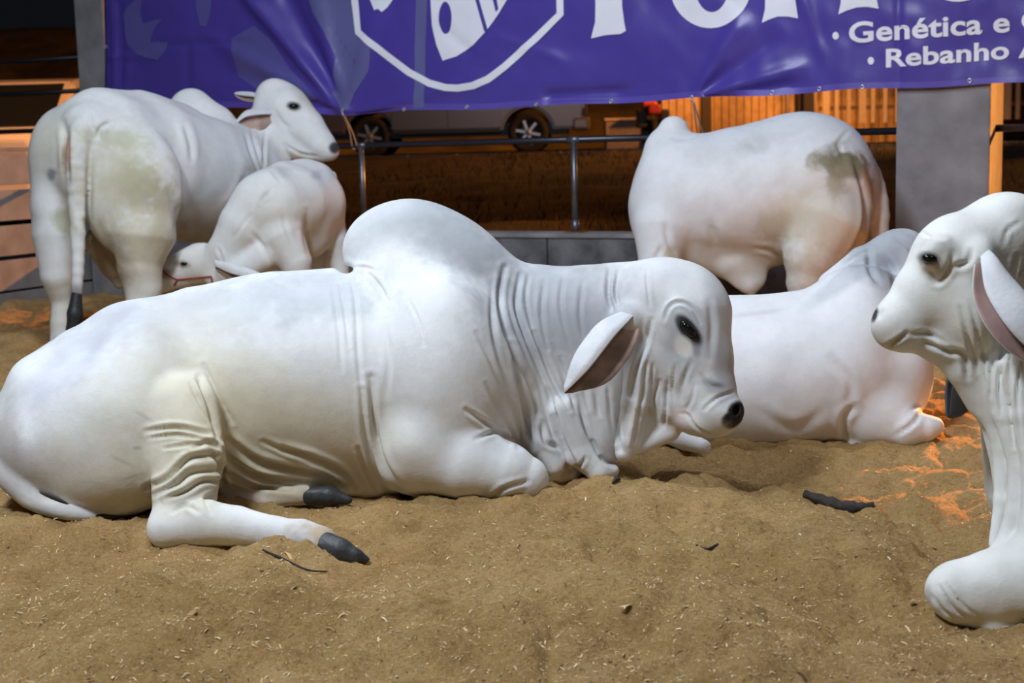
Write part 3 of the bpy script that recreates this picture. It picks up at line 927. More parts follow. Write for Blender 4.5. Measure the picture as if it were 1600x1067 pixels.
def pickup(root, paint, bed=True):
    """front towards +x, near side at -y"""
    tyre = mat('tyre_rubber', (.012, .012, .012, 1), .85); rim = mat('alloy_rim', (.35, .36, .38, 1), .3, metal=.8)
    glass = mat('car_glass', (.012, .014, .016, 1), .06); black = mat('black_trim', (.015, .015, .016, 1), .5); chrome = mat('chrome_trim', (.6, .6, .62, 1), .15, metal=1)
    lamp = mat('headlamp_glass', (.7, .7, .72, 1), .1, metal=.3); red = mat('tail_lamp', (.35, .015, .012, 1), .2)
    W = .92; z0 = .46
    xr, xf = -1.55, 1.55
    low = [(-2.62, z0)] + arch(xr, .50, z0)[::-1] + [] 
    pts = [(-2.62, .62)] + [(-2.6, z0)] + list(reversed(arch(xr, .49, z0))) + list(reversed(arch(xf, .49, z0))) + [(2.45, z0), (2.62, .62), (2.66, .98), (2.50, 1.14), (1.35, 1.22), (-2.60, 1.20), (-2.66, .95)]
    body = bm_obj('body', extrude_profile(pts, -W, W, .045), paint, root, False)
    cab = [(1.30, 1.18), (.55, 1.78), (.20, 1.83), (-.75, 1.83), (-1.02, 1.72), (-1.18, 1.18)] if bed else [(1.30, 1.18), (.55, 1.78), (.20, 1.83), (-2.0, 1.80), (-2.35, 1.66), (-2.55, 1.18)]
    bm_obj('cab', extrude_profile(cab, -W + .10, W - .10, .06), paint, root, False)
    for sy in (-1, 1):
        y0 = sy * (W - .105)
        for win in ([(1.05, 1.24), (.48, 1.68), (.12, 1.72), (.12, 1.24)], [(.02, 1.24), (.02, 1.72), (-.72, 1.72), (-.90, 1.62), (-1.0, 1.24)]):
            bm_obj('side_window', extrude_profile(win, y0 - .008, y0 + .008, 0), glass, root)
        for xd in ((1.02, .0), (-.02, -1.10)):
            d = bm_obj('door', extrude_profile([(xd[0], .52), (xd[0], 1.19), (xd[1], 1.19), (xd[1], .52)], sy * (W - .004), sy * (W + .008), .006), paint, root)
            box_obj('door_handle', (xd[1] + .10, sy * (W + .006) - .012, 1.02), (xd[1] + .30, sy * (W + .006) + .022 * (1 if sy > 0 else -.4), 1.06), chrome, d, .006)
        box_obj('sill', (-1.0, sy * W - .03, .42), (1.0, sy * W + .03, .48), black, root, .01)
        m_ = box_obj('mirror', (.92, sy * (W + .02), 1.22), (1.04, sy * (W + .24), 1.42), paint, root, .03)
        box_obj('headlight', (2.30, sy * .72 - .16, .92), (2.665, sy * .72 + .16, 1.08), lamp, root, .03)
        box_obj('tail_light', (-2.675, sy * .82 - .085, .78), (-2.58, sy * .82 + .085, 1.16), red, root, .02)
        for xw in (xr, xf):
            w = empty('wheel', (xw, sy * (W - .13), .40)); w.parent = root
            V, F = lathe_y([(.24, -.10), (.30, -.125), (.36, -.12), (.395, -.09), (.40, 0), (.395, .09), (.36, .12), (.30, .125), (.24, .10)])
            mesh_obj('tyre', V, F, tyre, w)
            V, F = lathe_y([(.0, -.03 * 1), (.06, -.035), (.22, .02), (.25, -.10), (.25, .10), (.22, .04), (0.0, .05)])
            mesh_obj('rim_barrel', V, F, mat('dark_rim', (.03, .03, .032, 1), .5), w)
            for k in range(6):
                a = k * math.pi / 3 + .2
                M = Matrix.Rotation(a, 4, 'Y')
                box_obj('spoke', (.03, sy * .085 - .02, -.03), (.245, sy * .085 + .02, .03), rim, w, .008, M)
            V, F = lathe_y([(.0, sy * .11), (.05, sy * .11), (.06, sy * .09), (.06, 0)])
            mesh_obj('hub_cap', V, F, rim, w)
    box_obj('windscreen', (-.4, -.70, -.004), (.4, .70, .006), glass, root, .004, Matrix.Translation((.93, 0, 1.50)) @ Matrix.Rotation(math.atan2(.6, .75), 4, 'Y'))
    box_obj('front_bumper', (2.40, -.93, .42), (2.74, .93, .68), paint, root, .06)
    box_obj('grille', (2.60, -.52, .74), (2.69, .52, 1.06), black, root, .02)
    box_obj('fog_lamp_bezel', (2.55, -.90, .70), (2.70, -.62, .84), black, root, .02)
    box_obj('rear_bumper', (-2.78, -.90, .50), (-2.58, .90, .66), chrome, root, .03)
    if bed:
        for sy in (-1, 1):
            box_obj('bed_rail', (-2.58, sy * .86 - .05, 1.19), (-1.2, sy * .86 + .05, 1.24), black, root, .01)
        box_obj('tailgate', (-2.64, -.80, .72), (-2.58, .80, 1.20), paint, root, .02)
    box_obj('underbody', (-2.4, -.75, .36), (2.3, .75, .60), black, root)
    return root

def vehicles():
    rear = P(588, 214, 28.6); front = P(829, 207, 28.6)
    mid = (rear + front) / 2
    sc = np.linalg.norm(front - rear) / 3.1
    yaw = math.radians(-4)
    r = empty('pickup_truck', (mid[0], mid[1], 1.0), yaw); r.scale = (sc, sc, sc)
    tag(r, 'grey double-cab pickup parked behind the railing under the banner', 'pickup')
    pickup(r, mat('grey_car_paint', (.13, .12, .128, 1), .3, metal=.4))
    # vehicle at the far left edge: its bonnet shows between the boards and the gate
    tip = P(50, 215, 15.2)
    r2 = empty('parked_car', (tip[0] - .95, tip[1] + 2.7, .28), math.radians(-90)); tag(r2, 'pale car at far left edge, bonnet glowing orange behind the board wall', 'car')
    pickup(r2, mat('pale_car_paint', (.62, .58, .56, 1), .16, metal=.1), False)
    r2.scale = (1.0, 1.0, 1.02)
vehicles()

def backdrop():
    base = 1.0
    # long wall of vertical sheets behind the parking strip
    def at(px, w): return P(px, 190, w)
    w = 34.0
    p0, p1 = at(905, w), at(1420, w)
    e = empty('storage_shed', (p0[0], p0[1], base)); tag(e, 'long shed of vertical boards glowing orange under a street lamp', 'building')
    L = p1[0] - p0[0]
    bd = mat('shed_board', (.42, .30, .20, 1), .8, noise=.3, nscale=6)
    n = 44
    for i in range(n):
        x0 = L * i / n
        if 0 <= i < 11: continue
        box_obj('board', (x0 + .012, -.02 - .015 * (i % 2), 0), (x0 + L / n - .012, .03, 3.0), bd, e)
    box_obj('backing', (L * 11 / n, .03, 0), (L, .12, 3.1), mat('shed_dark', (.05, .035, .025, 1), .9), e)
    box_obj('eave', (L * .24, -.45, 3.0), (L + .3, .25, 3.16), bd, e)
    # dark roof posts in front of it
    for px, hw, lab in ((1103, .11, 'dark square post in front of the orange shed, beside the cord'), (1258, .20, 'thick dark post in front of the shed above the standing bull\'s back')):
        q = at(px, 30.5); o = empty('shelter_post', (q[0], q[1], base)); tag(o, lab, 'post')
        box_obj('shaft', (-hw, -hw, 0), (hw, hw, 4.2), mat('dark_post', (.03, .025, .024, 1), .7, noise=.3), o, .02)
        box_obj('foot', (-hw - .05, -hw - .05, 0), (hw + .05, hw + .05, .15), mat('dark_post'), o, .02)
    for px, lab in ((1230, 'thin pale pole left of the thick dark post'), (1273, 'thin pale pole right of the thick dark post')):
        q = at(px, 29.8); o = empty('thin_pole', (q[0], q[1], base)); tag(o, lab, 'pole')
        tube_obj('pipe', [(0, 0, 0), (0, 0, 4.0)], .035, mat('pale_pole', (.6, .52, .5, 1), .5), o)
        tube_obj('cap', [(0, 0, 3.98), (0, 0, 4.05)], .05, mat('pale_pole'), o)
    # pale picket fence further right
    a, b = at(1285, 31.5), at(1700, 31.5)
    f = empty('picket_fence', (a[0], a[1], base)); tag(f, 'fence of thin pale slats behind the concrete pillar', 'fence')
    L2 = b[0] - a[0]; sl = mat('pale_slat', (.50, .44, .42, 1), .7, noise=.2)
    n2 = 22
    for i in range(n2):
        x = L2 * i / n2
        box_obj('slat', (x, -.02, .45), (x + (.09 if i % 3 else .16), .02, 2.05), sl, f)
    for z in (.75, 1.98):
        box_obj('rail', (-.05, .02, z), (L2, .07, z + .09), mat('dark_rail_wood', (.10, .07, .06, 1), .8), f)
    box_obj('top_board', (-.05, -.05, 2.05), (L2, .06, 2.22), sl, f)
    # low block beside the pickup, and a shrubby bank
    q0, q1 = at(945, 30.5), at(1003, 30.5)
    o = empty('concrete_block', (q0[0], q0[1], base)); tag(o, 'low grey block on the verge right of the pickup', 'block')
    box_obj('block', (0, -.2, 0), (q1[0] - q0[0], .25, .62), mat('grey_block', (.34, .28, .26, 1), .85, noise=.3), o, .03)
    box_obj('cap', (-.03, -.23, .62), (q1[0] - q0[0] + .03, .28, .68), mat('grey_block'), o, .015)
    # motorcycle seen from behind
    q = at(1018, 29.4); m = empty('motorcycle', (q[0], q[1], base), .0); tag(m, 'dark parked motorcycle with a red rear, right of the pickup', 'motorcycle')
    bk = mat('black_trim'); rd = mat('red_plastic', (.35, .03, .02, 1), .4)
    for y in (-.45, .75):
        V, F = lathe_y([(.22, -.06), (.28, -.07), (.31, -.03), (.31, .03), (.28, .07), (.22, .06)], 24)
        V = [(vy, y + vx, vz + .31) for vx, vy, vz in V]
        wv = mesh_obj('wheel', V, F, mat('tyre_rubber'), m)
        V, F = lathe_y([(0, .03), (.22, .02), (.22, -.02), (0, -.03)], 16)
        mesh_obj('rim', [(vy, y + vx, vz + .31) for vx, vy, vz in V], F, mat('alloy_rim'), wv)
    box_obj('engine', (-.2, -.05, .25), (.2, .45, .62), bk, m, .06)
    box_obj('seat', (-.15, -.55, .78), (.15, .2, .90), bk, m, .05)
    box_obj('tank', (-.16, .15, .72), (.16, .6, 1.0), rd, m, .07)
    box_obj('tail_fairing', (-.13, -.75, .72), (.13, -.45, .92), rd, m, .05)
    box_obj('side_case', (-.33, -.5, .45), (-.14, .0, .82), bk, m, .04); box_obj('side_case', (.14, -.5, .45), (.33, .0, .82), bk, m, .04)
    tube_obj('handlebar', [(-.36, .45, 1.08), (-.2, .6, 1.05), (.2, .6, 1.05), (.36, .45, 1.08)], .018, bk, m)
    for sx in (-1, 1): tube_obj('fork', [(sx * .09, .78, .31), (sx * .1, .58, 1.05)], .025, mat('alloy_rim'), m)
backdrop()

# ------------------------------------------------------------------ bits lying in the sawdust
def gz(x, y): return float(ground_z(np.array([x]), np.array([y]))[0])
def lying_bar(name, pts, rads, m, label, cat, sink=.3, flat=1.0, seg=8, group=None):
    g = [on_ground(a, b) for a, b in pts]
    g = [(p[0], p[1], gz(p[0], p[1])) for p in g]
    P3 = catmull([(p[0], p[1], p[2] + r * (1 - sink) * flat) for p, r in zip(g, rads)], 16)
    rr = np.interp(np.linspace(0, 1, 16), np.linspace(0, 1, len(rads)), rads) * (1 + .15 * RNG.normal(size=16))
    c = P3.mean(0)
    V, F = tube_mesh([tuple(p - c) for p in P3], list(rr), seg)
    V = [(v[0], v[1], v[2] * (1 if flat == 1 else flat)) for v in V]
    o = mesh_obj(name, V, F, m); o.location = tuple(c)
    tag(o, label, cat, group)
    return o
BARK = mat('dark_bark', (.045, .036, .028, 1), .9, noise=.5, nscale=25, bump=.8, bscale=60)
CHIP = mat('fresh_wood_chip', (.42, .25, .11, 1), .8, noise=.25, nscale=30)
lying_bar('stick', [(1258, 768), (1300, 776), (1335, 784), (1366, 786)], [.013, .018, .017, .010], BARK, 'thick dark stick lying in the sawdust right of the centre', 'stick')
lying_bar('twig', [(412, 880), (440, 888), (480, 893), (512, 889)], [.003, .004, .003, .002], BARK, 'thin dark twig in front of the big bull\'s hoof', 'twig', -1.2)
lying_bar('wood_chip', [(1114, 832), (1126, 850), (1140, 868)], [.008, .016, .010], CHIP, 'long flat wood chip in the sawdust below the dark stick, left of it', 'wood chip', .3, .45)
lying_bar('wood_chip', [(283, 1008), (300, 990), (322, 970)], [.006, .012, .007], CHIP, 'pinkish wood chip in the left foreground sawdust', 'wood chip', .3, .45)
lying_bar('twig', [(1088, 882), (1105, 884), (1122, 881)], [.003, .005, .003], BARK, 'short dark twig beside the long flat wood chip', 'twig')
lying_bar('bark_flake', [(958, 784), (964, 776), (969, 768)], [.003, .009, .005], BARK, 'small dark bark flake in front of the big bull\'s dewlap', 'bark')
lying_bar('twig', [(1268, 888), (1290, 890), (1312, 894)], [.003, .005, .003], CHIP, 'small pale twig in the sawdust left of the edge cow\'s knee', 'twig')
def dung(px, py, r, label):
    g = on_ground(px, py); bm = bmesh.new()
    for k in range(5):
        M = Matrix.Translation((RNG.normal(0, r * .6), RNG.normal(0, r * .4), r * (.2 + .18 * k))) @ Matrix.Diagonal((1, .8, .55, 1))
        bmesh.ops.create_icosphere(bm, subdivisions=2, radius=r * RNG.uniform(.5, .9), matrix=M)
    for v in bm.verts: v.co += Vector(RNG.normal(0, r * .06, 3))
    o = bm_obj('dung_clump', bm, mat('dung', (.035, .030, .018, 1), .8, noise=.4, nscale=40), None, True); o.location = (g[0], g[1], gz(g[0], g[1]))
    tag(o, label, 'clump'); return o
dung(182, 806, .028, 'dark clump on the sawdust under the big bull\'s rump')
# ------------------------------------------------------------------ the cattle
WHITE = (0.78, 0.785, 0.785)
GREY = (0.42, 0.44, 0.47)
PALEGREY = (0.50, 0.515, 0.54)
BLACK = (0.012, 0.012, 0.013)
DIRT = (0.15, 0.135, 0.075)
STAIN = (0.64, 0.55, 0.33)
PINK = (0.72, 0.52, 0.45)
HOOF = mat('dark_hoof_horn', (0.045, 0.045, 0.048, 1), 0.5, noise=0.5, nscale=30, bump=0.3, bscale=50)
EYE = mat('wet_dark_eye', (0.008, 0.007, 0.007, 1), 0.12, spec=.3)
EAR_OUT = mat('ear_coat', (0.72, 0.73, 0.75, 1), 0.65, noise=0.12, nscale=14, bump=0.15, bscale=80)
EAR_IN = mat('ear_inner_skin', (0.54, 0.37, 0.30, 1), 0.6, noise=0.6, nscale=9, bump=0.2, bscale=50)
EAR_SHADED = mat('shaded_ear_coat', (0.10, 0.105, 0.12, 1), 0.65, noise=0.3, nscale=12)  # shade on the edge cow's far ear, put into the coat colour
TAIL_HAIR = mat('black_tail_hair', (0.03, 0.03, 0.034, 1), 0.55, noise=0.5, nscale=60)

def surf(s, x, y, a=-1.2, b=1.6):
    """depth offset of the first skin met at pixel (x, y)"""
    ws = np.linspace(a, b, 1400)
    w = s.w0 + ws
    p = np.stack([(x - CX) * w / F_PX, -(y - CY) * w / F_PX, w], 1)
    d = s.field(p)
    i = np.nonzero(d < 0)[0]
    return ws[i[0]] if len(i) else 0.0

def put(s, x, y, dw):
    return cam2world(s.c(x, y, dw)[None])[0]

def eyeball(s, parent, x, y, r, dw=None, ang=0, flat=0.75, long=1.0, name='eye'):
    if dw is None: dw = surf(s, x, y) + 0.006
    q = (s.w0 + dw) / F_PX
    bm = bmesh.new(); bmesh.ops.create_uvsphere(bm, u_segments=20, v_segments=12, radius=1.0)
    a = math.radians(ang)
    c = s.c(x, y, dw)
    for v in bm.verts:
        ux, uy, uz = v.co.x * r * q * long, v.co.y * r * q * flat, v.co.z * r * q
        X = ux * math.cos(a) + uy * math.sin(a); Y = -ux * math.sin(a) + uy * math.cos(a)
        v.co = Vector(cam2world((c + np.array([X, Y, uz]))[None])[0] - np.array(parent.location))
    return bm_obj(name, bm, EYE, parent, True)

def ear(s, parent, spine, hw, wdir, near=0.1, far=1.0, mats=None, depth=0.55, n=26, name='ear'):
    """long drooping cupped ear: spine of (x, y, dw), half widths in px, wdir = picture direction in which the opening lies"""
    mats = mats or [EAR_OUT, EAR_IN]
    sp = catmull(spine, n); hh = np.interp(np.linspace(0, 1, n), np.linspace(0, 1, len(hw)), hw)
    hh = np.convolve(np.pad(hh, 2, mode='edge'), np.ones(5) / 5, 'valid')
    hh[-1] = hw[-1] * 0.6
    wd = np.array([wdir[0], -wdir[1], 0.0]); wd /= np.linalg.norm(wd)
    sec = catmull([(near, -depth), (-0.45, -depth * 0.95), (-1.0, 0.0), (-0.35, depth * 0.6), (0.35, depth * 0.55), (far, depth * 0.3)], 22)
    tn = np.gradient(sec, axis=0); nn = np.stack([-tn[:, 1], tn[:, 0]], 1); nn /= np.linalg.norm(nn, axis=1, keepdims=True)
    V = []; Fc = []; mi = []
    m = len(sec)
    for i in range(n):
        c = s.c(*sp[i]); q = c[2] / F_PX
        th = min(0.006, hh[i] * q * 0.35)
        for loop, sg in ((sec, 0.5), (sec[::-1], -0.5)):
            no = nn if sg > 0 else nn[::-1]
            for j in range(m):
                k = loop[j] * hh[i] * q + no[j] * th * sg
                V.append(c + wd * k[0] + np.array([0, 0, 1.0]) * k[1])
    L = 2 * m
    for i in range(n - 1):
        for j in range(L):
            a, b = i * L + j, i * L + (j + 1) % L
            Fc.append((a, b, b + L, a + L)); mi.append(0 if j >= m else 1)
    Fc.append(tuple(range(L))); mi.append(0); Fc.append(tuple(range(n * L - 1, (n - 1) * L - 1, -1))); mi.append(0)
    # which of the two skins is outside: the one further from the section's centre
    V = cam2world(np.array(V)) - np.array(parent.location)
    o = mesh_obj(name, V, Fc, mats, parent)
    c0 = sec.mean(0)
    outer_first = np.linalg.norm(sec + nn * 0.05 - c0, axis=1).mean() > np.linalg.norm(sec - nn * 0.05 - c0, axis=1).mean()
    for p, k in zip(o.data.polygons, mi):
        p.material_index = (1 - k) if outer_first else k
    bm = bmesh.new(); bm.from_mesh(o.data); bmesh.ops.recalc_face_normals(bm, faces=bm.faces); bm.to_mesh(o.data); bm.free()
    return o

def lump(s, parent, name, m, prims, h=0.006, kk=0.008):
    """a small separate solid (a hoof, a tuft) out of the same kind of primitives"""
    t = Sculpt(s.w0, h)
    for pr in prims:
        if pr[0] == 'E': t.E(*pr[1:], k=kk)
        else: t.C(pr[1], k=kk, e=pr[2] if len(pr) > 2 else 1.0)
    V, Q, c = t.build(WHITE)
    return mesh_obj(name, cam2world(V) - np.array(parent.location), Q, m, parent)

def base_empty(name, px, py, label, cat, group=None):
    g = on_ground(px, py, 0.0)
    o = empty(name, g); tag(o, label, cat, group)
    return o

# ================= main bull, lying across the foreground
def main_bull():
    root = base_empty('zebu_bull', 430, 790, 'large white humped bull lying broadside on the sawdust in the foreground', 'bull', 'white zebu cattle in the pen')
    s = Sculpt(4.95, 0.0062)
    # trunk
    s.C([(165, 672, -.10, 118), (280, 632, -.06, 150), (420, 606, 0, 166), (560, 600, .06, 170), (690, 590, .12, 168)], e=.95, k=.05)
    s.E(140, 668, -.12, 140, 122, .32, ang=-38, k=.05)                    # croup and rump
    s.E(88, 702, -.16, 90, 92, .29, ang=0, k=.06)
    s.C([(195, 520, -.12, 40), (130, 556, -.13, 44), (70, 600, -.14, 48), (42, 645, -.14, 40)], e=1.6, k=.08)
    s.E(180, 680, -.34, 130, 128, .17, ang=-20, k=.035)                   # near thigh
    s.E(230, 600, -.26, 82, 100, .17, ang=-20, k=.06)
    s.E(192, 508, -.16, 30, 16, .06, ang=-25, k=.05)                      # hook bone
    s.C([(190, 516, -.1, 22), (300, 484, -.03, 28), (430, 464, 0, 26), (545, 455, .05, 24)], e=1.2, k=.12)  # back line
    s.C([(285, 640, -.38, 56), (292, 715, -.44, 58), (288, 770, -.5, 50), (268, 815, -.56, 33), (262, 828, -.58, 27)], e=.9, k=.03)   # stifle to hock
    s.C([(258, 828, -.58, 26), (320, 818, -.6, 36), (370, 822, -.62, 30), (430, 832, -.64, 25), (470, 841, -.66, 29), (500, 851, -.67, 29)], e=.95, k=.025)  # cannon
    s.E(478, 852, -.66, 20, 18, .04, k=.02)
    s.C([(300, 770, -.1, 40), (390, 786, -.2, 14), (440, 778, -.22, 14), (480, 775, -.23, 14)], k=.02)   # far hind foot
    s.C([(300, 700, -.2, 60), (380, 730, -.12, 45), (480, 735, -.08, 45), (600, 735, 0, 50)], e=1.1, k=.06)  # belly
    # shoulder and folded foreleg
    s.E(690, 585, -.08, 112, 165, .27, ang=-6, k=.06)
    s.E(660, 690, -.12, 82, 80, .22, k=.05)
    s.C([(655, 705, -.16, 68), (730, 722, -.20, 60), (790, 738, -.22, 47), (822, 748, -.22, 36)], e=1.0, k=.035)
    s.C([(820, 752, -.22, 30), (740, 765, -.18, 22), (660, 762, -.16, 18)], e=1, k=.02)
    s.C([(700, 700, .34, 60), (800, 735, .4, 40), (830, 750, .4, 32)], k=.04)      # far foreleg
    # hump
    s.E(618, 384, .08, 84, 66, .13, ang=-14, k=.035)
    s.E(672, 392, .08, 100, 72, .14, ang=18, k=.06)
    s.E(735, 425, .09, 80, 62, .15, ang=34, k=.06)
    s.E(650, 460, .06, 105, 90, .20, k=.07)
    s.E(540, 421, .02, 14, 7, .2, ang=10, k=.02, sub=True)
    # neck
    s.C([(740, 540, .10, 135), (830, 525, .10, 112), (910, 515, .06, 100), (975, 505, .03, 96)], e=.62, k=.07)
    s.C([(800, 600, .08, 110), (880, 590, .06, 95), (960, 585, .02, 85)], e=.5, k=.05)
    # dewlap
    s.E(870, 665, .06, 75, 82, .095, ang=0, k=.05)
    s.E(925, 650, .02, 62, 92, .07, ang=0, k=.04)
    s.E(872, 738, .05, 36, 20, .07, ang=8, k=.02)
    s.C([(820, 620, -.02, 22), (842, 690, -.03, 20), (868, 728, -.03, 16)], k=.02)
    s.C([(880, 640, -.05, 20), (905, 710, -.05, 20), (935, 738, -.05, 16), (958, 735, -.04, 10)], k=.02)
    s.C([(1000, 560, -.10, 24), (990, 630, -.10, 20), (978, 690, -.09, 16), (975, 708, -.09, 14)], k=.016)
    s.E(990, 655, -.04, 36, 56, .035, ang=0, k=.02)
    s.C([(978, 705, -.08, 10), (1010, 692, -.05, 12), (1045, 672, -.04, 18)], e=.8, k=.02)
    s.E(1022, 655, -.03, 40, 36, .03, k=.02)
    # head
    s.E(1050, 486, -.02, 88, 82, .13, ang=0, k=.04)
    s.E(1022, 470, -.01, 55, 62, .13, k=.05)
    s.E(1040, 550, -.03, 68, 72, .115, ang=10, k=.04)
    s.C([(1070, 500, -.04, 72), (1086, 560, -.06, 60), (1102, 610, -.08, 48), (1113, 640, -.09, 40)], e=.85, k=.035)
    s.E(1114, 643, -.09, 44, 36, .085, ang=18, k=.03)
    s.E(1092, 661, -.09, 32, 19, .065, ang=12, k=.025)
    s.C([(1010, 600, -.03, 38), (1050, 632, -.05, 30), (1082, 652, -.07, 22)], e=.9, k=.03)
    s.E(1067, 508, -.135, 34, 36, .035, k=.035)                           # orbit
    s.E(1140, 642, -.115, 21, 22, .06, ang=20, k=.02)
    s.E(980, 500, -.12, 26, 26, .05, k=.035)                              # ear root
    s.E(1149, 641, -.155, 7, 9, .022, ang=30, k=.008, sub=True)             # nostril
    # tail lying along the rump
    s.C([(40, 640, -.08, 22), (-6, 668, -.2, 18), (-14, 705, -.32, 17), (12, 745, -.4, 16), (48, 780, -.42, 13), (100, 800, -.42, 10), (150, 806, -.4, 7)], k=.015, n=44)
    # skin folds
    f = s.fold
    f([(580, 590), (584, 660), (596, 720), (625, 765)], 6, 15)
    f([(566, 610), (572, 680), (588, 735), (606, 765)], 5, 11)
    f([(548, 425), (556, 480), (560, 560), (568, 640)], 4, 4)
    f([(530, 440), (540, 500), (545, 540)], 3, 3)
    f([(572, 424), (592, 445), (606, 470)], 3, 5); f([(640, 470), (655, 505), (662, 540)], 3, 3)
    f([(555, 418), (570, 418), (584, 422)], 3, 5)
    f([(228, 674), (275, 668), (325, 678)], 4, 10); f([(232, 684), (280, 680), (332, 690)], 3, 6)
    f([(228, 762), (262, 748), (296, 716), (338, 712)], 5, 14); f([(240, 772), (275, 756), (300, 738), (346, 735)], 5, 13)
    f([(262, 778), (290, 768), (318, 752), (348, 754)], 4, 10); f([(300, 700), (325, 692), (345, 702)], 4, 9)
    f([(330, 800), (322, 780), (345, 770)], 4, 6)
    f([(310, 590), (328, 640), (342, 690)], 5, 12); f([(318, 570), (345, 625), (362, 660)], 4, 7); f([(298, 600), (318, 640), (328, 660)], 4, 7)
    f([(352, 685), (395, 716), (440, 730), (500, 742), (535, 758)], 6, 16); f([(350, 710), (400, 740), (470, 750), (540, 758)], 6, 16)
    f([(345, 735), (400, 757), (470, 765)], 5, 12); f([(440, 700), (490, 716), (530, 735), (552, 762)], 5, 12); f([(410, 690), (450, 705), (490, 712)], 4, 6)
    f([(728, 640), (760, 662), (798, 690)], 4, 9); f([(744, 686), (775, 676), (800, 688)], 4, 8)
    f([(770, 778), (790, 762), (825, 752)], 4, 8)
    f([(788, 418), (780, 460), (784, 500), (800, 545), (826, 600), (838, 655)], 5, 12)
    f([(812, 430), (806, 470), (812, 500), (835, 560), (866, 630)], 4, 9)
    f([(826, 430), (822, 470), (838, 540)], 3, 5); f([(798, 540), (812, 600), (824, 670), (830, 700)], 5, 13)
    f([(835, 520), (862, 590), (890, 640)], 4, 8); f([(862, 540), (880, 590), (885, 620)], 4, 6)
    f([(745, 520), (770, 570), (800, 640), (815, 690)], 4, 4)
    f([(952, 420), (950, 460), (958, 486)], 4, 9); f([(966, 424), (962, 455), (968, 480)], 3, 6); f([(1010, 420), (1012, 450), (1016, 478)], 3, 4)
    f([(868, 650), (880, 690), (898, 725), (915, 745)], 4, 10); f([(905, 620), (915, 670), (935, 705)], 4, 9); f([(925, 690), (940, 715), (960, 728)], 4, 9)
    f([(845, 660), (852, 690), (872, 700)], 4, 9); f([(950, 600), (955, 650), (962, 690)], 4, 9); f([(930, 610), (936, 650)], 4, 6)
    f([(1018, 500), (1008, 540), (992, 580), (985, 620)], 4, 10)
    f([(1010, 568), (1006, 610), (998, 650)], 4, 8); f([(1030, 595), (1022, 625), (1026, 650)], 3, 7); f([(1042, 610), (1040, 640), (1038, 665)], 3, 7)
    f([(1055, 570), (1050, 610)], 3, 4); f([(1080, 565), (1068, 595), (1064, 625)], 4, 6)
    f([(1038, 500), (1046, 480), (1062, 472), (1082, 482), (1094, 505)], 3, 7)
    f([(1062, 646), (1074, 648), (1084, 664), (1100, 676), (1120, 680)], 2.5, 7, .2)
    f([(1100, 640), (1120, 622), (1146, 612)], 3, 6)
    f([(1096, 585), (1110, 602), (1130, 606)], 4, 5)
    f([(1108, 470), (1112, 510), (1110, 560)], 6, 4)
    for pts, w_, d_ in (([(770, 440), (768, 500), (780, 560), (800, 620)], 4, 4), ([(850, 440), (846, 490), (856, 545)], 4, 5), ([(880, 430), (876, 480), (890, 540)], 4, 4), ([(910, 440), (906, 490), (912, 530)], 4, 4),
                        ([(875, 560), (890, 610), (900, 640)], 4, 7), ([(900, 560), (912, 600), (918, 640)], 4, 6), ([(760, 600), (790, 660), (812, 700)], 4, 5), ([(855, 610), (868, 650), (876, 680)], 4, 7), ([(940, 560), (945, 600)], 4, 5),
                        ([(600, 500), (608, 560), (604, 620)], 5, 3), ([(520, 450), (530, 520), (534, 580)], 4, 2.5), ([(1045, 590), (1040, 620), (1046, 645)], 3, 5), ([(1020, 570), (1016, 600)], 3, 5), ([(1000, 640), (994, 670), (988, 700)], 4, 8),
                        ([(965, 640), (966, 680), (970, 705)], 4, 8), ([(890, 735), (905, 728), (915, 715)], 3, 7), ([(1085, 600), (1080, 625), (1072, 640)], 3, 4), ([(390, 740), (450, 757), (520, 762)], 4, 9), ([(560, 700), (575, 740), (590, 765)], 4, 8),
                        ([(330, 700), (345, 730), (350, 760)], 5, 10), ([(270, 800), (290, 790), (310, 800)], 4, 5), ([(255, 700), (290, 695), (320, 690)], 3, 5)):
        f(pts, w_, d_)
    # pigment and stains, plus shading under jaw and neck painted into the coat
    t = s.tint
    t(690, 360, 120, 42, PALEGREY, .7, 22, .6); t(640, 340, 90, 40, PALEGREY, .35, 0, .7)
    t(860, 470, 100, 75, PALEGREY, .75, 0, .6); t(930, 520, 70, 80, (.5, .5, .52), .45, 0, .6)
    t(320, 485, 250, 46, PALEGREY, .7, -8, .7, .5); t(480, 460, 90, 36, PALEGREY, .55, 0, .7, .6); t(110, 570, 110, 26, (.56, .56, .64), .5, -42, .7, .5)
    t(190, 490, 26, 9, (.45, .45, .5), .6, -25, .6)
    t(440, 680, 170, 95, STAIN, .55, 10, .7); t(300, 650, 100, 130, STAIN, .5, 0, .8); t(160, 750, 100, 60, STAIN, .3, 0, .8)
    t(400, 745, 110, 35, (.5, .42, .27), .5, 8, .6)
    t(480, 860, 34, 20, (.25, .22, .2), .6, 15, .5, .6); t(440, 835, 60, 30, (.62, .6, .6), .5, 0, .7)
    t(505, 838, 40, 16, (.45, .32, .17), .8, 20, .5, .7)
    t(450, 775, 45, 14, (.4, .32, .2), .7, 0, .5, .5); t(395, 780, 14, 14, PINK, .7)
    t(772, 770, 16, 12, (.4, .34, .22), .5, 0, .6, .6)
    t(888, 736, 22, 20, PINK, .5, 0, .4); t(1062, 655, 22, 18, PINK, .55, 0, .5); t(890, 700, 25, 40, (.5, .48, .46), .4)
    t(1074, 512, 34, 40, (.42, .43, .46), .75, -25, .5, .15); t(1066, 552, 34, 36, (.40, .41, .44), .75, 0, .6)
    t(1070, 538, 15, 17, (.74, .73, .70), .9, -20, .45, .1)
    t(1076, 516, 13, 29, BLACK, .97, -38, .22, .08)
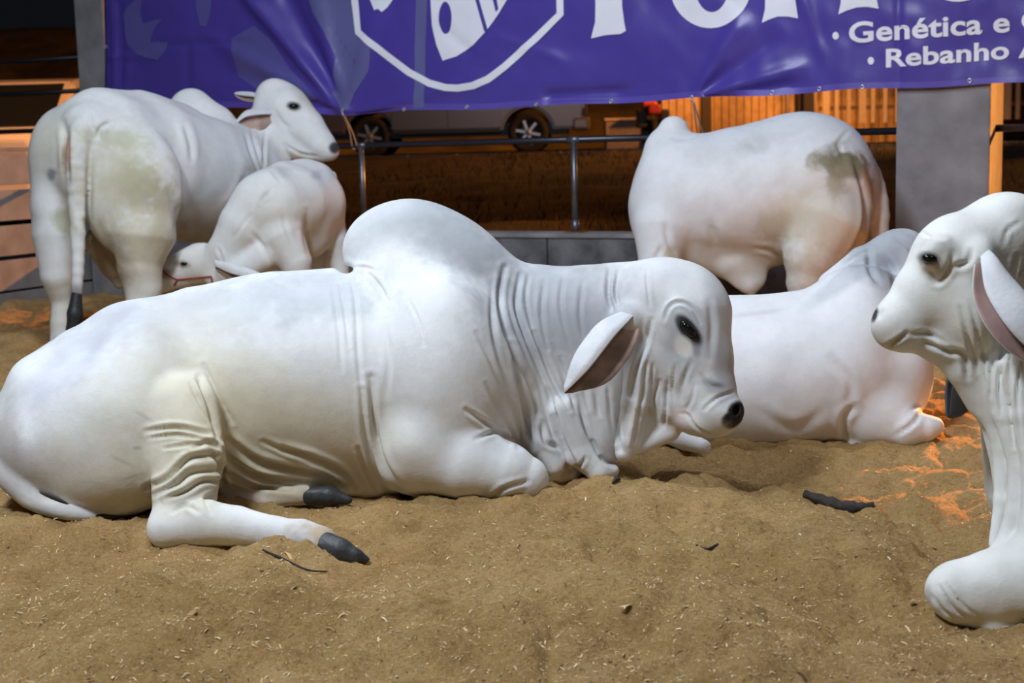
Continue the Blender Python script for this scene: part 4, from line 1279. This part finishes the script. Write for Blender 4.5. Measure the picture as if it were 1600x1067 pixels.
    t(1122, 500, 16, 80, (.52, .53, .56), .55, -8, .7); t(1132, 580, 16, 50, (.36, .36, .38), .7, -8, .6); t(1115, 602, 20, 8, (.25, .25, .27), .7, 20, .6)
    t(1108, 664, 40, 20, (.66, .64, .62), .6)
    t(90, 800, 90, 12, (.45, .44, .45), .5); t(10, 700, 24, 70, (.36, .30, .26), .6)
    t(215, 700, 8, 3, (.4, .38, .34), .7); t(225, 650, 14, 3, (.42, .40, .36), .6, 30); t(190, 720, 20, 3, (.42, .40, .36), .5, 25); t(205, 745, 16, 3, (.42, .4, .36), .6, -20)
    t(870, 480, 110, 80, (.36, .37, .40), .7, 0, .7, .4); t(900, 640, 70, 90, (.48, .47, .47), .35, 0, .7, .4); t(1010, 440, 50, 40, (.52, .52, .54), .4, 0, .7, .4)
    t(1030, 590, 50, 60, (.52, .52, .52), .4, 0, .7, .4); t(720, 375, 95, 42, (.36, .38, .41), .7, 35, .6, .4); t(600, 350, 60, 30, (.5, .52, .55), .4, -30, .6, .4)
    t(270, 760, 90, 60, (.60, .54, .38), .4, 0, .7, .5); t(180, 640, 110, 50, (.66, .62, .48), .35, -35, .8, .5)
    t(1151, 645, 15, 19, (.010, .010, .011), 1.0, 20, .2, .12); t(1141, 657, 14, 13, (.012, .012, .013), 1.0, -20, .22, .15)
    t(1068, 541, 13, 16, (.76, .75, .72), .85, -25, .4, .1); t(1088, 545, 6, 14, (.2, .2, .22), .6, -10, .5); t(20, 745, 50, 60, (.38, .34, .32), .55, 30, .6, .4)
    t(1105, 668, 34, 12, (.60, .58, .55), .5, 5, .6, .9)
    body_mesh('body', s, WHITE, root)
    eyeball(s, root, 1075, 514, 14, ang=48, flat=.62, long=1.3)
    eyeball(s, root, 1095, 505, 11, dw=.105)
    ear(s, root, [(996, 488, -.13), (984, 502, -.16), (960, 530, -.20), (922, 578, -.24), (882, 614, -.25)], [6, 20, 37, 36, 2], (.76, .65), near=-.1, far=1.0)
    ear(s, root, [(1000, 490, .13), (985, 540, .20), (960, 600, .24), (935, 640, .25)], [14, 30, 28, 2], (.76, .65), near=.3, far=1.0)
    lump(s, root, 'hoof', HOOF, [('C', [(506, 853, -.69, 23), (532, 863, -.71, 21), (556, 870, -.72, 13), (572, 874, -.72, 7)], .8), ('C', [(505, 866, -.64, 20), (532, 874, -.65, 16), (560, 880, -.66, 6)], .8)])
    lump(s, root, 'hoof', HOOF, [('C', [(485, 775, -.24, 15), (515, 775, -.25, 16), (544, 781, -.26, 7)], .9)])
    lump(s, root, 'dewclaw', HOOF, [('E', 462, 858, -.70, 9, 7, .016, 20)], .004)
    lump(s, root, 'tail_switch', TAIL_HAIR, [('C', [(150, 806, -.40, 8), (190, 806, -.36, 10), (225, 802, -.30, 7), (240, 800, -.26, 2)])])
    return root

# ================= lying bull behind the head of the first
def rear_lying_bull():
    root = base_empty('zebu_bull', 1230, 705, 'white bull lying behind the big bull\'s head, grey hump, seen from its side', 'bull', 'white zebu cattle in the pen')
    s = Sculpt(5.8, 0.010)
    s.C([(1010, 600, .12, 105), (1100, 592, .08, 118), (1200, 588, .03, 118), (1300, 576, 0, 118)], e=.95, k=.06)
    s.E(1000, 620, .1, 100, 95, .30, k=.06)
    s.C([(1040, 672, -.12, 20), (1070, 688, -.24, 16), (1100, 698, -.34, 12)], k=.03)
    s.E(1340, 520, 0, 82, 92, .26, k=.07)
    s.E(1338, 462, .02, 62, 48, .2, ang=-10, k=.05)
    s.C([(1100, 490, .08, 22), (1200, 490, .03, 20), (1290, 480, .02, 24)], k=.1)
    s.E(1395, 575, -.02, 58, 85, .23, ang=-8, k=.05)
    s.E(1370, 640, -.10, 62, 58, .17, k=.04)
    s.C([(1370, 655, -.14, 44), (1415, 668, -.2, 32), (1448, 668, -.22, 20), (1460, 666, -.22, 15)], k=.035)
    s.C([(1440, 680, -.2, 14), (1380, 694, -.16, 10), (1330, 690, -.12, 14)], k=.025)
    s.E(1402, 402, .16, 52, 44, .10, ang=-20, k=.03)                       # hump, leaning over to the far side
    s.C([(1402, 410, .17, 40), (1350, 415, .16, 30), (1300, 445, .14, 22)], k=.04)
    s.E(1415, 440, .14, 40, 55, .11, ang=-15, k=.03)
    s.C([(1400, 500, .05, 70), (1470, 470, .12, 56), (1530, 450, .2, 46)], e=.8, k=.05)
    s.C([(1530, 440, .2, 46), (1565, 470, .22, 36), (1600, 500, .22, 27)], e=.8, k=.04)
    s.E(1260, 712, -.1, 26, 14, .2, k=.03, sub=True)
    f = s.fold
    f([(1322, 690), (1318, 655), (1335, 635)], 6, 14); f([(1300, 560), (1330, 600), (1322, 640)], 8, 6)
    f([(1440, 640), (1428, 660), (1400, 680)], 4, 7); f([(1440, 630), (1425, 640)], 4, 6)
    f([(1358, 392), (1360, 420), (1372, 440)], 5, 11); f([(1380, 400), (1395, 425), (1400, 450)], 6, 8); f([(1400, 372), (1425, 390), (1432, 420)], 5, 7)
    f([(1290, 440), (1330, 405), (1358, 392)], 4, 8); f([(1180, 640), (1240, 670), (1290, 640)], 10, 5)
    t = s.tint
    t(1390, 395, 75, 46, (.34, .36, .39), .85, 0, .4); t(1410, 440, 45, 60, (.5, .51, .54), .6, 0, .5); t(1330, 430, 80, 12, GREY, .55, -35, .5)
    t(1385, 410, 18, 38, (.3, .31, .34), .5, 20, .6); t(1180, 490, 40, 3, (.55, .53, .5), .4, -8, .8, .8)
    t(1420, 590, 40, 20, (.55, .54, .55), .3, 0, .7)
    body_mesh('body', s, (.79, .785, .80), root)
    eyeball(s, root, 1560, 445, 9, dw=.04)
    ear(s, root, [(1540, 470, .33), (1545, 510, .4), (1548, 560, .42)], [12, 22, 3], (-.8, .3), mats=[EAR_OUT, EAR_IN])
    ear(s, root, [(1545, 460, .06), (1560, 490, .02), (1570, 520, 0)], [12, 22, 3], (-.8, .3), mats=[EAR_OUT, EAR_IN])
    return root

# ================= cow at the right edge
def edge_cow():
    root = base_empty('zebu_cow', 1590, 985, 'white cow cut by the right edge, head in profile facing left, knee folded', 'cow', 'white zebu cattle in the pen')
    s = Sculpt(3.72, 0.0065)
    # head
    s.E(1498, 398, 0, 72, 66, .105, ang=-30, k=.04)
    s.E(1560, 368, .02, 62, 58, .10, ang=-10, k=.04)
    s.E(1578, 330, .02, 40, 26, .07, ang=-5, k=.04)
    s.C([(1490, 420, 0, 66), (1450, 462, 0, 56), (1415, 496, 0, 44), (1402, 508, 0, 38)], e=.85, k=.035)
    s.E(1402, 506, 0, 38, 36, .06, ang=-40, k=.025)
    s.E(1410, 526, 0, 34, 19, .05, ang=5, k=.02)
    s.C([(1420, 528, 0, 18), (1460, 530, 0, 28), (1510, 515, 0, 44)], e=.9, k=.03)
    s.E(1510, 480, -.02, 55, 78, .10, ang=-15, k=.04)
    s.E(1466, 398, -.085, 30, 26, .035, ang=-20, k=.03)
    s.E(1462, 386, -.095, 22, 9, .025, ang=-25, k=.02)
    s.E(1530, 405, -.09, 22, 30, .04, k=.03)
    s.E(1374, 490, -.035, 5, 9, .014, ang=20, k=.006, sub=True)
    # neck, with its pleated dewlap
    s.C([(1560, 400, .06, 80), (1610, 500, .14, 100), (1650, 620, .2, 120), (1680, 740, .22, 140)], e=.75, k=.06)
    s.C([(1530, 560, .02, 40), (1570, 640, .05, 40), (1595, 740, .06, 42), (1600, 830, .05, 42)], e=.8, k=.05)
    s.C([(1512, 560, .0, 14), (1542, 620, .0, 15), (1566, 700, .0, 15), (1568, 780, -.01, 14), (1556, 850, -.02, 11)], k=.02)
    s.C([(1545, 570, -.04, 16), (1570, 650, -.05, 16), (1590, 730, -.06, 15), (1586, 800, -.07, 14), (1566, 852, -.08, 11)], k=.016)
    s.C([(1580, 570, -.08, 18), (1602, 650, -.1, 18), (1616, 740, -.11, 18), (1612, 820, -.12, 17), (1600, 850, -.12, 14)], k=.016)
    s.C([(1620, 560, -.12, 22), (1650, 680, -.14, 24), (1655, 800, -.15, 24), (1650, 860, -.15, 20)], k=.02)
    s.C([(1470, 540, .0, 22), (1505, 575, .0, 26), (1540, 620, .02, 28)], e=.8, k=.05)
    # folded foreleg
    s.C([(1500, 922, -.10, 48), (1560, 918, -.12, 60), (1640, 905, -.13, 72), (1740, 890, -.1, 86)], e=.9, k=.04)
    s.C([(1480, 925, -.10, 32), (1500, 945, -.10, 28)], k=.03)
    s.C([(1500, 955, -.08, 18), (1560, 980, -.14, 20), (1640, 1000, -.18, 20)], k=.02)
    # trunk beyond the picture's edge
    s.C([(1760, 760, .3, 190), (1950, 720, .6, 210), (2150, 710, .95, 215), (2350, 740, 1.3, 200)], e=.9, k=.08)
    s.E(1740, 520, .3, 90, 90, .13, k=.08)
    s.C([(1740, 860, .0, 90), (1640, 915, .55, 60), (1560, 950, .62, 40)], k=.05)
    s.E(2300, 860, .9, 210, 130, .3, k=.08)
    s.C([(2250, 930, .75, 90), (2080, 965, .45, 45), (1950, 990, .35, 32)], k=.04)
    f = s.fold
    f([(1440, 362), (1456, 372), (1476, 372)], 3, 4); f([(1452, 420), (1464, 440), (1480, 425), (1490, 395)], 5, 6)
    f([(1486, 418), (1512, 410), (1518, 392)], 5, 6)
    f([(1382, 545), (1408, 528), (1418, 518)], 4, 5); f([(1440, 532), (1470, 545), (1490, 556)], 4, 6); f([(1420, 522), (1450, 522), (1475, 535)], 4, 4)
    f([(1475, 545), (1505, 555), (1512, 590)], 5, 8); f([(1500, 480), (1514, 530), (1526, 580)], 4, 5); f([(1516, 470), (1530, 530), (1540, 580), (1552, 640)], 3, 5)
    f([(1560, 520), (1550, 570), (1548, 620)], 3, 6); f([(1572, 525), (1562, 590), (1564, 650)], 3, 7); f([(1584, 535), (1576, 600), (1584, 700)], 3, 7); f([(1598, 545), (1590, 620), (1598, 700)], 3, 7)
    f([(1590, 400), (1580, 430), (1576, 450)], 4, 8); f([(1600, 420), (1588, 450)], 4, 7); f([(1596, 345), (1575, 360), (1568, 380)], 4, 3)
    f([(1456, 930), (1475, 955), (1490, 962)], 3, 5); f([(1468, 915), (1488, 948), (1510, 965)], 3, 6); f([(1478, 912), (1500, 940), (1522, 960)], 3, 4)
    t = s.tint
    t(1366, 492, 5, 12, BLACK, .95, 18, .3, .05); t(1452, 404, 17, 10, BLACK, .85, 10, .4, .1); t(1460, 378, 26, 8, (.5, .48, .44), .5, -15, .7)
    t(1460, 425, 14, 18, (.55, .52, .42), .45); t(1480, 470, 30, 50, (.6, .57, .46), .35, 0, .8, .6); t(1385, 525, 30, 20, (.55, .52, .48), .4, 0, .7, .9)
    t(1400, 535, 30, 8, (.45, .42, .38), .4, -20, .7)
    t(1540, 925, 26, 14, (.5, .49, .46), .35, 20, .7, .9); t(1480, 900, 30, 40, (.66, .64, .6), .3, 0, .7, .8); t(1580, 990, 60, 14, (.5, .5, .5), .5)
    t(1450, 930, 6, 14, (.3, .28, .25), .5)
    body_mesh('body', s, (.82, .82, .78), root)
    eyeball(s, root, 1453, 404, 11, ang=8, flat=.75, long=1.15)
    eyeball(s, root, 1440, 396, 10, dw=.075)
    ear(s, root, [(1532, 388, -.10), (1538, 412, -.14), (1550, 450, -.17), (1585, 500, -.21), (1628, 548, -.22), (1650, 572, -.22)], [5, 20, 34, 42, 32, 3], (-.8, .62), near=.55, far=1.0, mats=[EAR_OUT, mat('pink_inner_ear', (.5, .32, .28, 1), .6, noise=.5, nscale=9)])
    ear(s, root, [(1535, 420, .13), (1520, 520, .2), (1505, 600, .23), (1492, 652, .23)], [16, 34, 34, 16], (-.9, .2), near=.7, far=.8, mats=[EAR_SHADED, EAR_SHADED])
    lump(s, root, 'hoof', HOOF, [('C', [(1640, 1003, -.19, 19), (1690, 1012, -.2, 18), (1720, 1015, -.2, 8)], .9)])
    return root

# ================= standing bull at the back right
def standing_bull():
    root = base_empty('zebu_bull', 1230, 520, 'standing white bull with a muddy patch on its rump beside the concrete pillar', 'bull', 'white zebu cattle in the pen')
    s = Sculpt(8.7, 0.013)
    s.C([(1075, 318, .12, 88), (1150, 306, .06, 100), (1230, 298, -.02, 106), (1268, 296, -.1, 100)], e=.95, k=.08)
    s.E(1278, 285, -.1, 86, 105, .30, k=.08)
    s.E(1240, 225, -.05, 60, 40, .16, k=.1)
    s.E(1292, 330, -.2, 66, 95, .20, k=.06)
    s.E(1040, 330, .1, 55, 78, .24, k=.07)
    s.E(1060, 270, .12, 62, 60, .22, k=.08)
    s.C([(1052, 205, .14, 24), (1042, 232, .14, 34), (1050, 262, .14, 44)], e=.8, k=.05)
    s.C([(1100, 250, .1, 34), (1180, 232, .04, 34), (1250, 218, -.03, 34)], k=.1)
    # legs: near fore, far fore, near hind, far hind
    s.C([(1035, 360, -.02, 46), (1030, 410, -.06, 32), (1028, 450, -.06, 24), (1028, 500, -.06, 18), (1030, 520, -.06, 17)], k=.05)
    s.C([(1050, 360, .32, 46), (1060, 420, .38, 30), (1062, 470, .38, 22), (1062, 515, .38, 16)], k=.05)
    s.C([(1290, 350, -.26, 66), (1270, 400, -.28, 46), (1262, 440, -.28, 33), (1268, 480, -.26, 24), (1264, 522, -.28, 18)], k=.05)
    s.C([(1320, 360, .12, 50), (1345, 410, .2, 34), (1352, 450, .2, 24), (1350, 515, .2, 17)], k=.05)
    s.E(1168, 430, -.02, 30, 26, .05, ang=20, k=.05); s.C([(1150, 415, 0, 26), (1170, 445, -.02, 14), (1174, 457, -.02, 6)], k=.03)
    s.C([(1090, 390, .08, 34), (1150, 400, .05, 34), (1220, 380, 0, 30)], k=.08)
    # tail
    s.C([(1290, 232, -.02, 30), (1332, 244, -.05, 22), (1360, 274, -.1, 17), (1374, 325, -.14, 15), (1372, 385, -.14, 13), (1362, 430, -.14, 11), (1352, 470, -.14, 8)], k=.02, n=16)
    s.C([(1338, 268, -.24, 6), (1348, 300, -.24, 7), (1352, 330, -.22, 6)], k=.03, sub=True)
    # neck and head turned away beyond the shoulder
    s.C([(1050, 290, .3, 56), (1062, 280, .62, 46), (1075, 290, .88, 38)], k=.06)
    s.C([(1078, 290, .9, 36), (1088, 330, 1.02, 26), (1095, 365, 1.08, 19)], k=.04)
    f = s.fold
    f([(1335, 250), (1350, 300), (1352, 350), (1330, 400), (1300, 430)], 5, 14); f([(1180, 388), (1205, 392), (1226, 412)], 4, 12)
    f([(1325, 205), (1310, 225), (1318, 245)], 4, 7); f([(1060, 400), (1045, 380), (1040, 350)], 5, 10); f([(1020, 410), (1035, 385)], 4, 8)
    f([(1085, 212), (1066, 216), (1050, 215)], 4, 7); f([(1150, 225), (1172, 222), (1180, 232)], 7, 6); f([(1120, 380), (1110, 350)], 8, 8)
    t = s.tint
    t(1318, 258, 44, 22, DIRT, .9, 8, .35, .6); t(1322, 256, 34, 18, DIRT, .9, 8, .3, .5); t(1295, 236, 30, 10, DIRT, .5, -30, .5, .9); t(1308, 285, 16, 24, DIRT, .7, 10, .5, .8); t(1335, 262, 30, 16, DIRT, .8, 40, .4, .5)
    t(1300, 350, 80, 90, (.6, .55, .40), .55, 0, .8, .5); t(1210, 355, 26, 20, (.38, .35, .24), .6, 10, .6, .7); t(1240, 340, 50, 30, (.62, .58, .45), .5, 0, .8, .6)
    t(1270, 450, 40, 60, (.45, .37, .22), .5, 0, .7, .6); t(1150, 410, 90, 30, (.5, .45, .34), .5, 5, .7, .5)
    t(1180, 225, 26, 14, (.5, .5, .48), .5, -10, .7, .6); t(1120, 240, 40, 16, (.62, .62, .6), .4, -10, .7, .6); t(1356, 285, 6, 30, (.42, .24, .13), .8, -12, .4)
    t(1350, 400, 30, 60, (.5, .42, .26), .4, 0, .7); t(1046, 395, 8, 10, (.5, .45, .25), .6)
    body_mesh('body', s, (.74, .76, .79), root)
    ear(s, root, [(1105, 285, .98), (1130, 310, 1.0), (1140, 345, 1.0)], [8, 14, 2], (-.8, .3))
    eyeball(s, root, 1098, 305, 5, dw=.86)
    lump(s, root, 'tail_switch', TAIL_HAIR, [('C', [(1352, 466, -.12, 8), (1348, 490, -.12, 10), (1346, 512, -.12, 3)])])
    for x, dw in ((1030, -.08), (1062, .36), (1264, -.30), (1350, .18)):
        lump(s, root, 'hoof', HOOF, [('C', [(x, 518, dw, 16), (x - 2, 526, dw - .02, 19)])], .01)
    return root

# ================= standing cow at the back left and the calf that suckles
def standing_cow():
    root = base_empty('zebu_cow', 170, 535, 'standing white cow seen from behind at left, tail hanging, head turned right', 'cow', 'white zebu cattle in the pen')
    s = Sculpt(9.2, 0.012)
    s.C([(160, 245, -.15, 98), (230, 258, .15, 104), (300, 278, .5, 100), (360, 286, .85, 88)], e=.9, k=.07)
    s.E(165, 240, -.2, 92, 92, .30, k=.08)
    s.E(94, 250, -.16, 46, 78, .24, k=.06)
    s.E(88, 320, -.18, 38, 75, .2, k=.06)
    s.E(208, 300, -.32, 76, 100, .22, ang=8, k=.06)
    s.E(288, 226, -.02, 14, 36, .08, ang=-8, k=.06)
    s.C([(150, 168, -.2, 24), (215, 172, .1, 28), (275, 190, .4, 28)], k=.1)
    s.C([(90, 370, -.2, 38), (92, 430, -.2, 28), (102, 470, -.14, 21), (98, 505, -.18, 18), (95, 545, -.2, 17)], k=.05)
    s.C([(222, 370, -.36, 52), (218, 415, -.36, 34), (224, 450, -.34, 29), (222, 495, -.34, 22), (220, 542, -.36, 18)], k=.05)
    s.C([(355, 350, .8, 40), (365, 420, .8, 22), (362, 530, .8, 15)], k=.06); s.C([(330, 350, 1.2, 36), (325, 420, 1.2, 22), (325, 525, 1.2, 15)], k=.05)
    s.C([(170, 380, .1, 36), (180, 410, .15, 26), (188, 440, .2, 12)], k=.06)                         # udder between the legs
    # tail
    s.E(138, 192, -.42, 34, 26, .10, ang=20, k=.06)
    s.C([(140, 190, -.44, 22), (126, 215, -.50, 19), (120, 255, -.52, 16), (120, 320, -.5, 13), (122, 400, -.5, 10), (120, 460, -.5, 8)], k=.018, n=18)
    # neck, hump, head
    s.C([(345, 270, .85, 82), (385, 250, .98, 62), (415, 215, 1.02, 46), (430, 180, 1.02, 36)], e=.85, k=.06)
    s.C([(395, 320, .9, 52), (410, 260, .98, 46), (440, 225, 1.0, 30)], e=.75, k=.05)
    s.E(300, 180, .75, 38, 42, .11, ang=-10, k=.04); s.E(328, 205, .78, 44, 44, .14, ang=35, k=.06)
    s.E(438, 162, .98, 42, 36, .10, ang=30, k=.04)
    s.E(425, 140, .98, 20, 15, .07, ang=-20, k=.04)
    s.C([(450, 172, .96, 36), (478, 200, .92, 30), (503, 226, .88, 22), (513, 234, .87, 17)], e=.85, k=.03)
    s.E(510, 234, .87, 20, 16, .06, ang=20, k=.02)
    s.C([(440, 205, .95, 26), (470, 230, .92, 20), (500, 242, .88, 11)], e=.8, k=.025)
    s.E(458, 165, .86, 13, 11, .03, k=.03)
    f = s.fold
    f([(100, 192), (104, 240), (106, 290)], 5, 14); f([(152, 215), (158, 200), (172, 192)], 4, 14); f([(142, 225), (140, 300), (138, 360)], 5, 8)
    f([(108, 200), (104, 240), (100, 262)], 4, 10); f([(288, 195), (298, 225), (300, 250)], 5, 10)
    f([(150, 205), (140, 195), (135, 180)], 2.5, 4); f([(158, 198), (150, 188), (143, 172)], 2.5, 4)
    f([(392, 200), (402, 240), (410, 268)], 3, 10); f([(382, 205), (392, 240), (405, 270)], 3, 8); f([(415, 205), (412, 240), (412, 268)], 3, 9); f([(265, 300), (280, 340), (278, 370)], 8, 12)
    f([(448, 228), (470, 240), (495, 244)], 2.5, 8); f([(428, 170), (440, 190), (452, 200)], 4, 5); f([(355, 330), (375, 300), (385, 270)], 6, 8); f([(370, 370), (380, 330), (388, 300)], 6, 10)
    f([(132, 345), (160, 392), (182, 420)], 5, 14)
    t = s.tint
    t(215, 290, 36, 30, (.22, .205, .13), .8, 60, .6, .6); t(190, 270, 60, 60, (.50, .47, .30), .65, 0, .8, .6); t(180, 215, 50, 14, (.45, .46, .30), .55, 10, .6, .6)
    t(80, 220, 36, 50, (.60, .57, .42), .6, 0, .8, .5); t(105, 240, 7, 26, (.36, .19, .1), .8, 3, .5, .3); t(80, 272, 7, 11, (.22, .22, .25), .8, 0, .4, .4)
    t(100, 345, 16, 20, (.38, .38, .22), .7, 0, .6, .7); t(160, 365, 26, 22, (.36, .33, .2), .65, 30, .6, .7); t(220, 400, 60, 60, (.62, .57, .4), .5, 0, .8, .6)
    t(90, 480, 30, 40, (.6, .56, .42), .5, 0, .8, .6); t(170, 180, 70, 20, (.62, .63, .64), .5, 0, .7, .6); t(255, 330, 20, 60, (.42, .37, .24), .65, 0, .7, .6); t(165, 330, 50, 60, (.6, .56, .40), .5, 0, .8, .6); t(235, 370, 40, 50, (.55, .50, .34), .5, 0, .7, .6); t(385, 320, 16, 60, (.42, .37, .24), .6, 10, .6, .6)
    t(330, 370, 60, 26, (.5, .46, .38), .5, 0, .7, .6); t(175, 410, 26, 40, (.3, .22, .13), .7, -30, .6)
    t(523, 231, 9, 9, BLACK, .95, 20, .3, .1); t(459, 166, 11, 7, BLACK, .9, 10, .35, .1); t(480, 150, 12, 34, (.62, .57, .44), .6, -35, .7); t(468, 242, 30, 4, (.6, .55, .38), .6, 12, .6)
    t(119, 465, 10, 22, (.18, .18, .19), .8, 0, .5)
    body_mesh('body', s, (.76, .77, .77), root)
    eyeball(s, root, 459, 166, 6.5, flat=.7, long=1.2)
    eyeball(s, root, 478, 160, 6, dw=1.05)
    ear(s, root, [(425, 182, .86), (408, 186, .82), (385, 190, .78), (362, 200, .76)], [8, 17, 17, 2], (.15, .9), near=-.4, far=1.0, depth=.4)
    ear(s, root, [(412, 155, 1.05), (395, 152, 1.1), (378, 150, 1.14), (366, 147, 1.15)], [5, 8, 7, 2], (.1, .9), near=0, far=1.0)
    lump(s, root, 'tail_switch', TAIL_HAIR, [('C', [(120, 458, -.5, 8), (117, 490, -.5, 12), (112, 515, -.5, 9), (110, 528, -.5, 3)])], .008)
    for x, dw in ((96, -.22), (220, -.38), (362, .78), (325, 1.18)):
        lump(s, root, 'hoof', HOOF, [('C', [(x, 538 if dw < 0 else 526, dw, 16), (x, 547 if dw < 0 else 530, dw - .02, 19)])], .01)
    return root

def calf():
    root = base_empty('zebu_calf', 470, 530, 'white calf in a thin red halter suckling under the standing cow', 'calf', 'white zebu cattle in the pen')
    s = Sculpt(9.05, 0.010)
    s.C([(428, 322, .0, 56), (455, 318, .15, 60), (482, 318, .32, 58)], e=.95, k=.06)
    s.E(478, 300, .3, 42, 48, .17, k=.06)
    s.E(485, 345, .28, 38, 58, .18, k=.06)
    s.E(498, 282, .34, 22, 26, .1, k=.05)
    s.E(425, 325, -.02, 42, 62, .16, k=.05)
    s.C([(412, 288, .05, 18), (440, 272, .15, 18), (475, 268, .3, 16)], k=.06)
    s.C([(405, 318, -.04, 44), (382, 352, -.06, 40), (355, 392, -.04, 31), (338, 410, -.02, 28)], e=.8, k=.045)
    s.C([(410, 400, -.1, 22), (370, 424, -.08, 20), (335, 430, -.04, 18)], e=.7, k=.04)
    s.E(316, 410, .02, 36, 30, .10, ang=-8, k=.03)
    s.C([(312, 412, .02, 31), (284, 422, .05, 28), (258, 434, .07, 22), (240, 442, .08, 18)], e=.8, k=.025)
    s.E(290, 404, -.02, 18, 14, .06, k=.03)
    s.C([(440, 370, -.05, 36), (462, 410, -.05, 25), (468, 440, -.05, 17), (466, 480, -.05, 13), (466, 535, -.05, 11)], k=.04)
    s.C([(415, 370, .12, 32), (432, 420, .15, 20), (435, 470, .15, 13), (435, 532, .15, 11)], k=.04)
    s.C([(508, 330, .4, 28), (524, 375, .42, 20), (530, 410, .44, 15), (535, 470, .44, 11), (532, 530, .44, 10)], k=.04)
    s.C([(490, 350, .55, 26), (500, 420, .6, 15), (500, 530, .6, 10)], k=.04)
    s.C([(518, 275, .5, 8), (530, 330, .55, 6), (535, 400, .58, 5)], k=.02)
    f = s.fold
    f([(340, 388), (345, 400), (348, 415)], 2.5, 8); f([(440, 330), (452, 370), (470, 400)], 4, 5); f([(480, 330), (478, 370), (484, 400)], 5, 7)
    f([(420, 262), (432, 275), (440, 282)], 4, 7); f([(365, 375), (380, 350), (392, 335)], 3, 4); f([(408, 315), (416, 305), (420, 298)], 3, 7); f([(390, 360), (410, 385), (420, 410)], 4, 5)
    t = s.tint
    t(287, 413, 12, 5, (.05, .05, .05), .85, 15, .5, .3); t(438, 272, 14, 7, (.45, .45, .48), .6, 20, .6, .5); t(495, 273, 8, 8, (.45, .45, .5), .7, 0, .6)
    t(412, 308, 6, 16, (.42, .42, .42), .5, 30, .6); t(430, 340, 60, 70, (.66, .65, .58), .4, 0, .8, .6); t(452, 432, 10, 8, (.4, .38, .25), .6, 0, .5, .6)
    t(300, 410, 40, 24, (.62, .60, .54), .5, 0, .7, .6); t(258, 428, 8, 8, (.2, .15, .14), .8)
    body_mesh('body', s, (.75, .755, .75), root)
    eyeball(s, root, 288, 412, 5, flat=.6, long=1.2)
    ear(s, root, [(336, 414, -.14), (362, 424, -.20), (392, 431, -.25), (418, 434, -.27)], [7, 13, 11, 2], (.1, 1), near=.3, far=.9)
    ear(s, root, [(330, 400, .14), (350, 410, .18), (370, 420, .2)], [6, 11, 2], (.1, 1))
    red = mat('red_halter_cord', (.30, .03, .03, 1), .6)
    for pts in ([(252, 420), (262, 430), (277, 437)], [(277, 437), (300, 435), (330, 432)], [(277, 437), (272, 446)], [(330, 432), (332, 442)]):
        q = [put(s, x, y, (surf(s, x, y, -.25, .3) or -.08) - .004) - np.array(root.location) for x, y in catmull(pts, 8)]
        tube_obj('halter', q, .006, red, root, 6)
    for x, dw in ((466, -.06), (435, .14), (532, .43), (500, .59)):
        lump(s, root, 'hoof', HOOF, [('C', [(x, 530, dw, 10), (x, 536, dw - .02, 12)])], .008)
    return root
main_bull(); rear_lying_bull(); edge_cow(); standing_bull(); standing_cow(); calf()
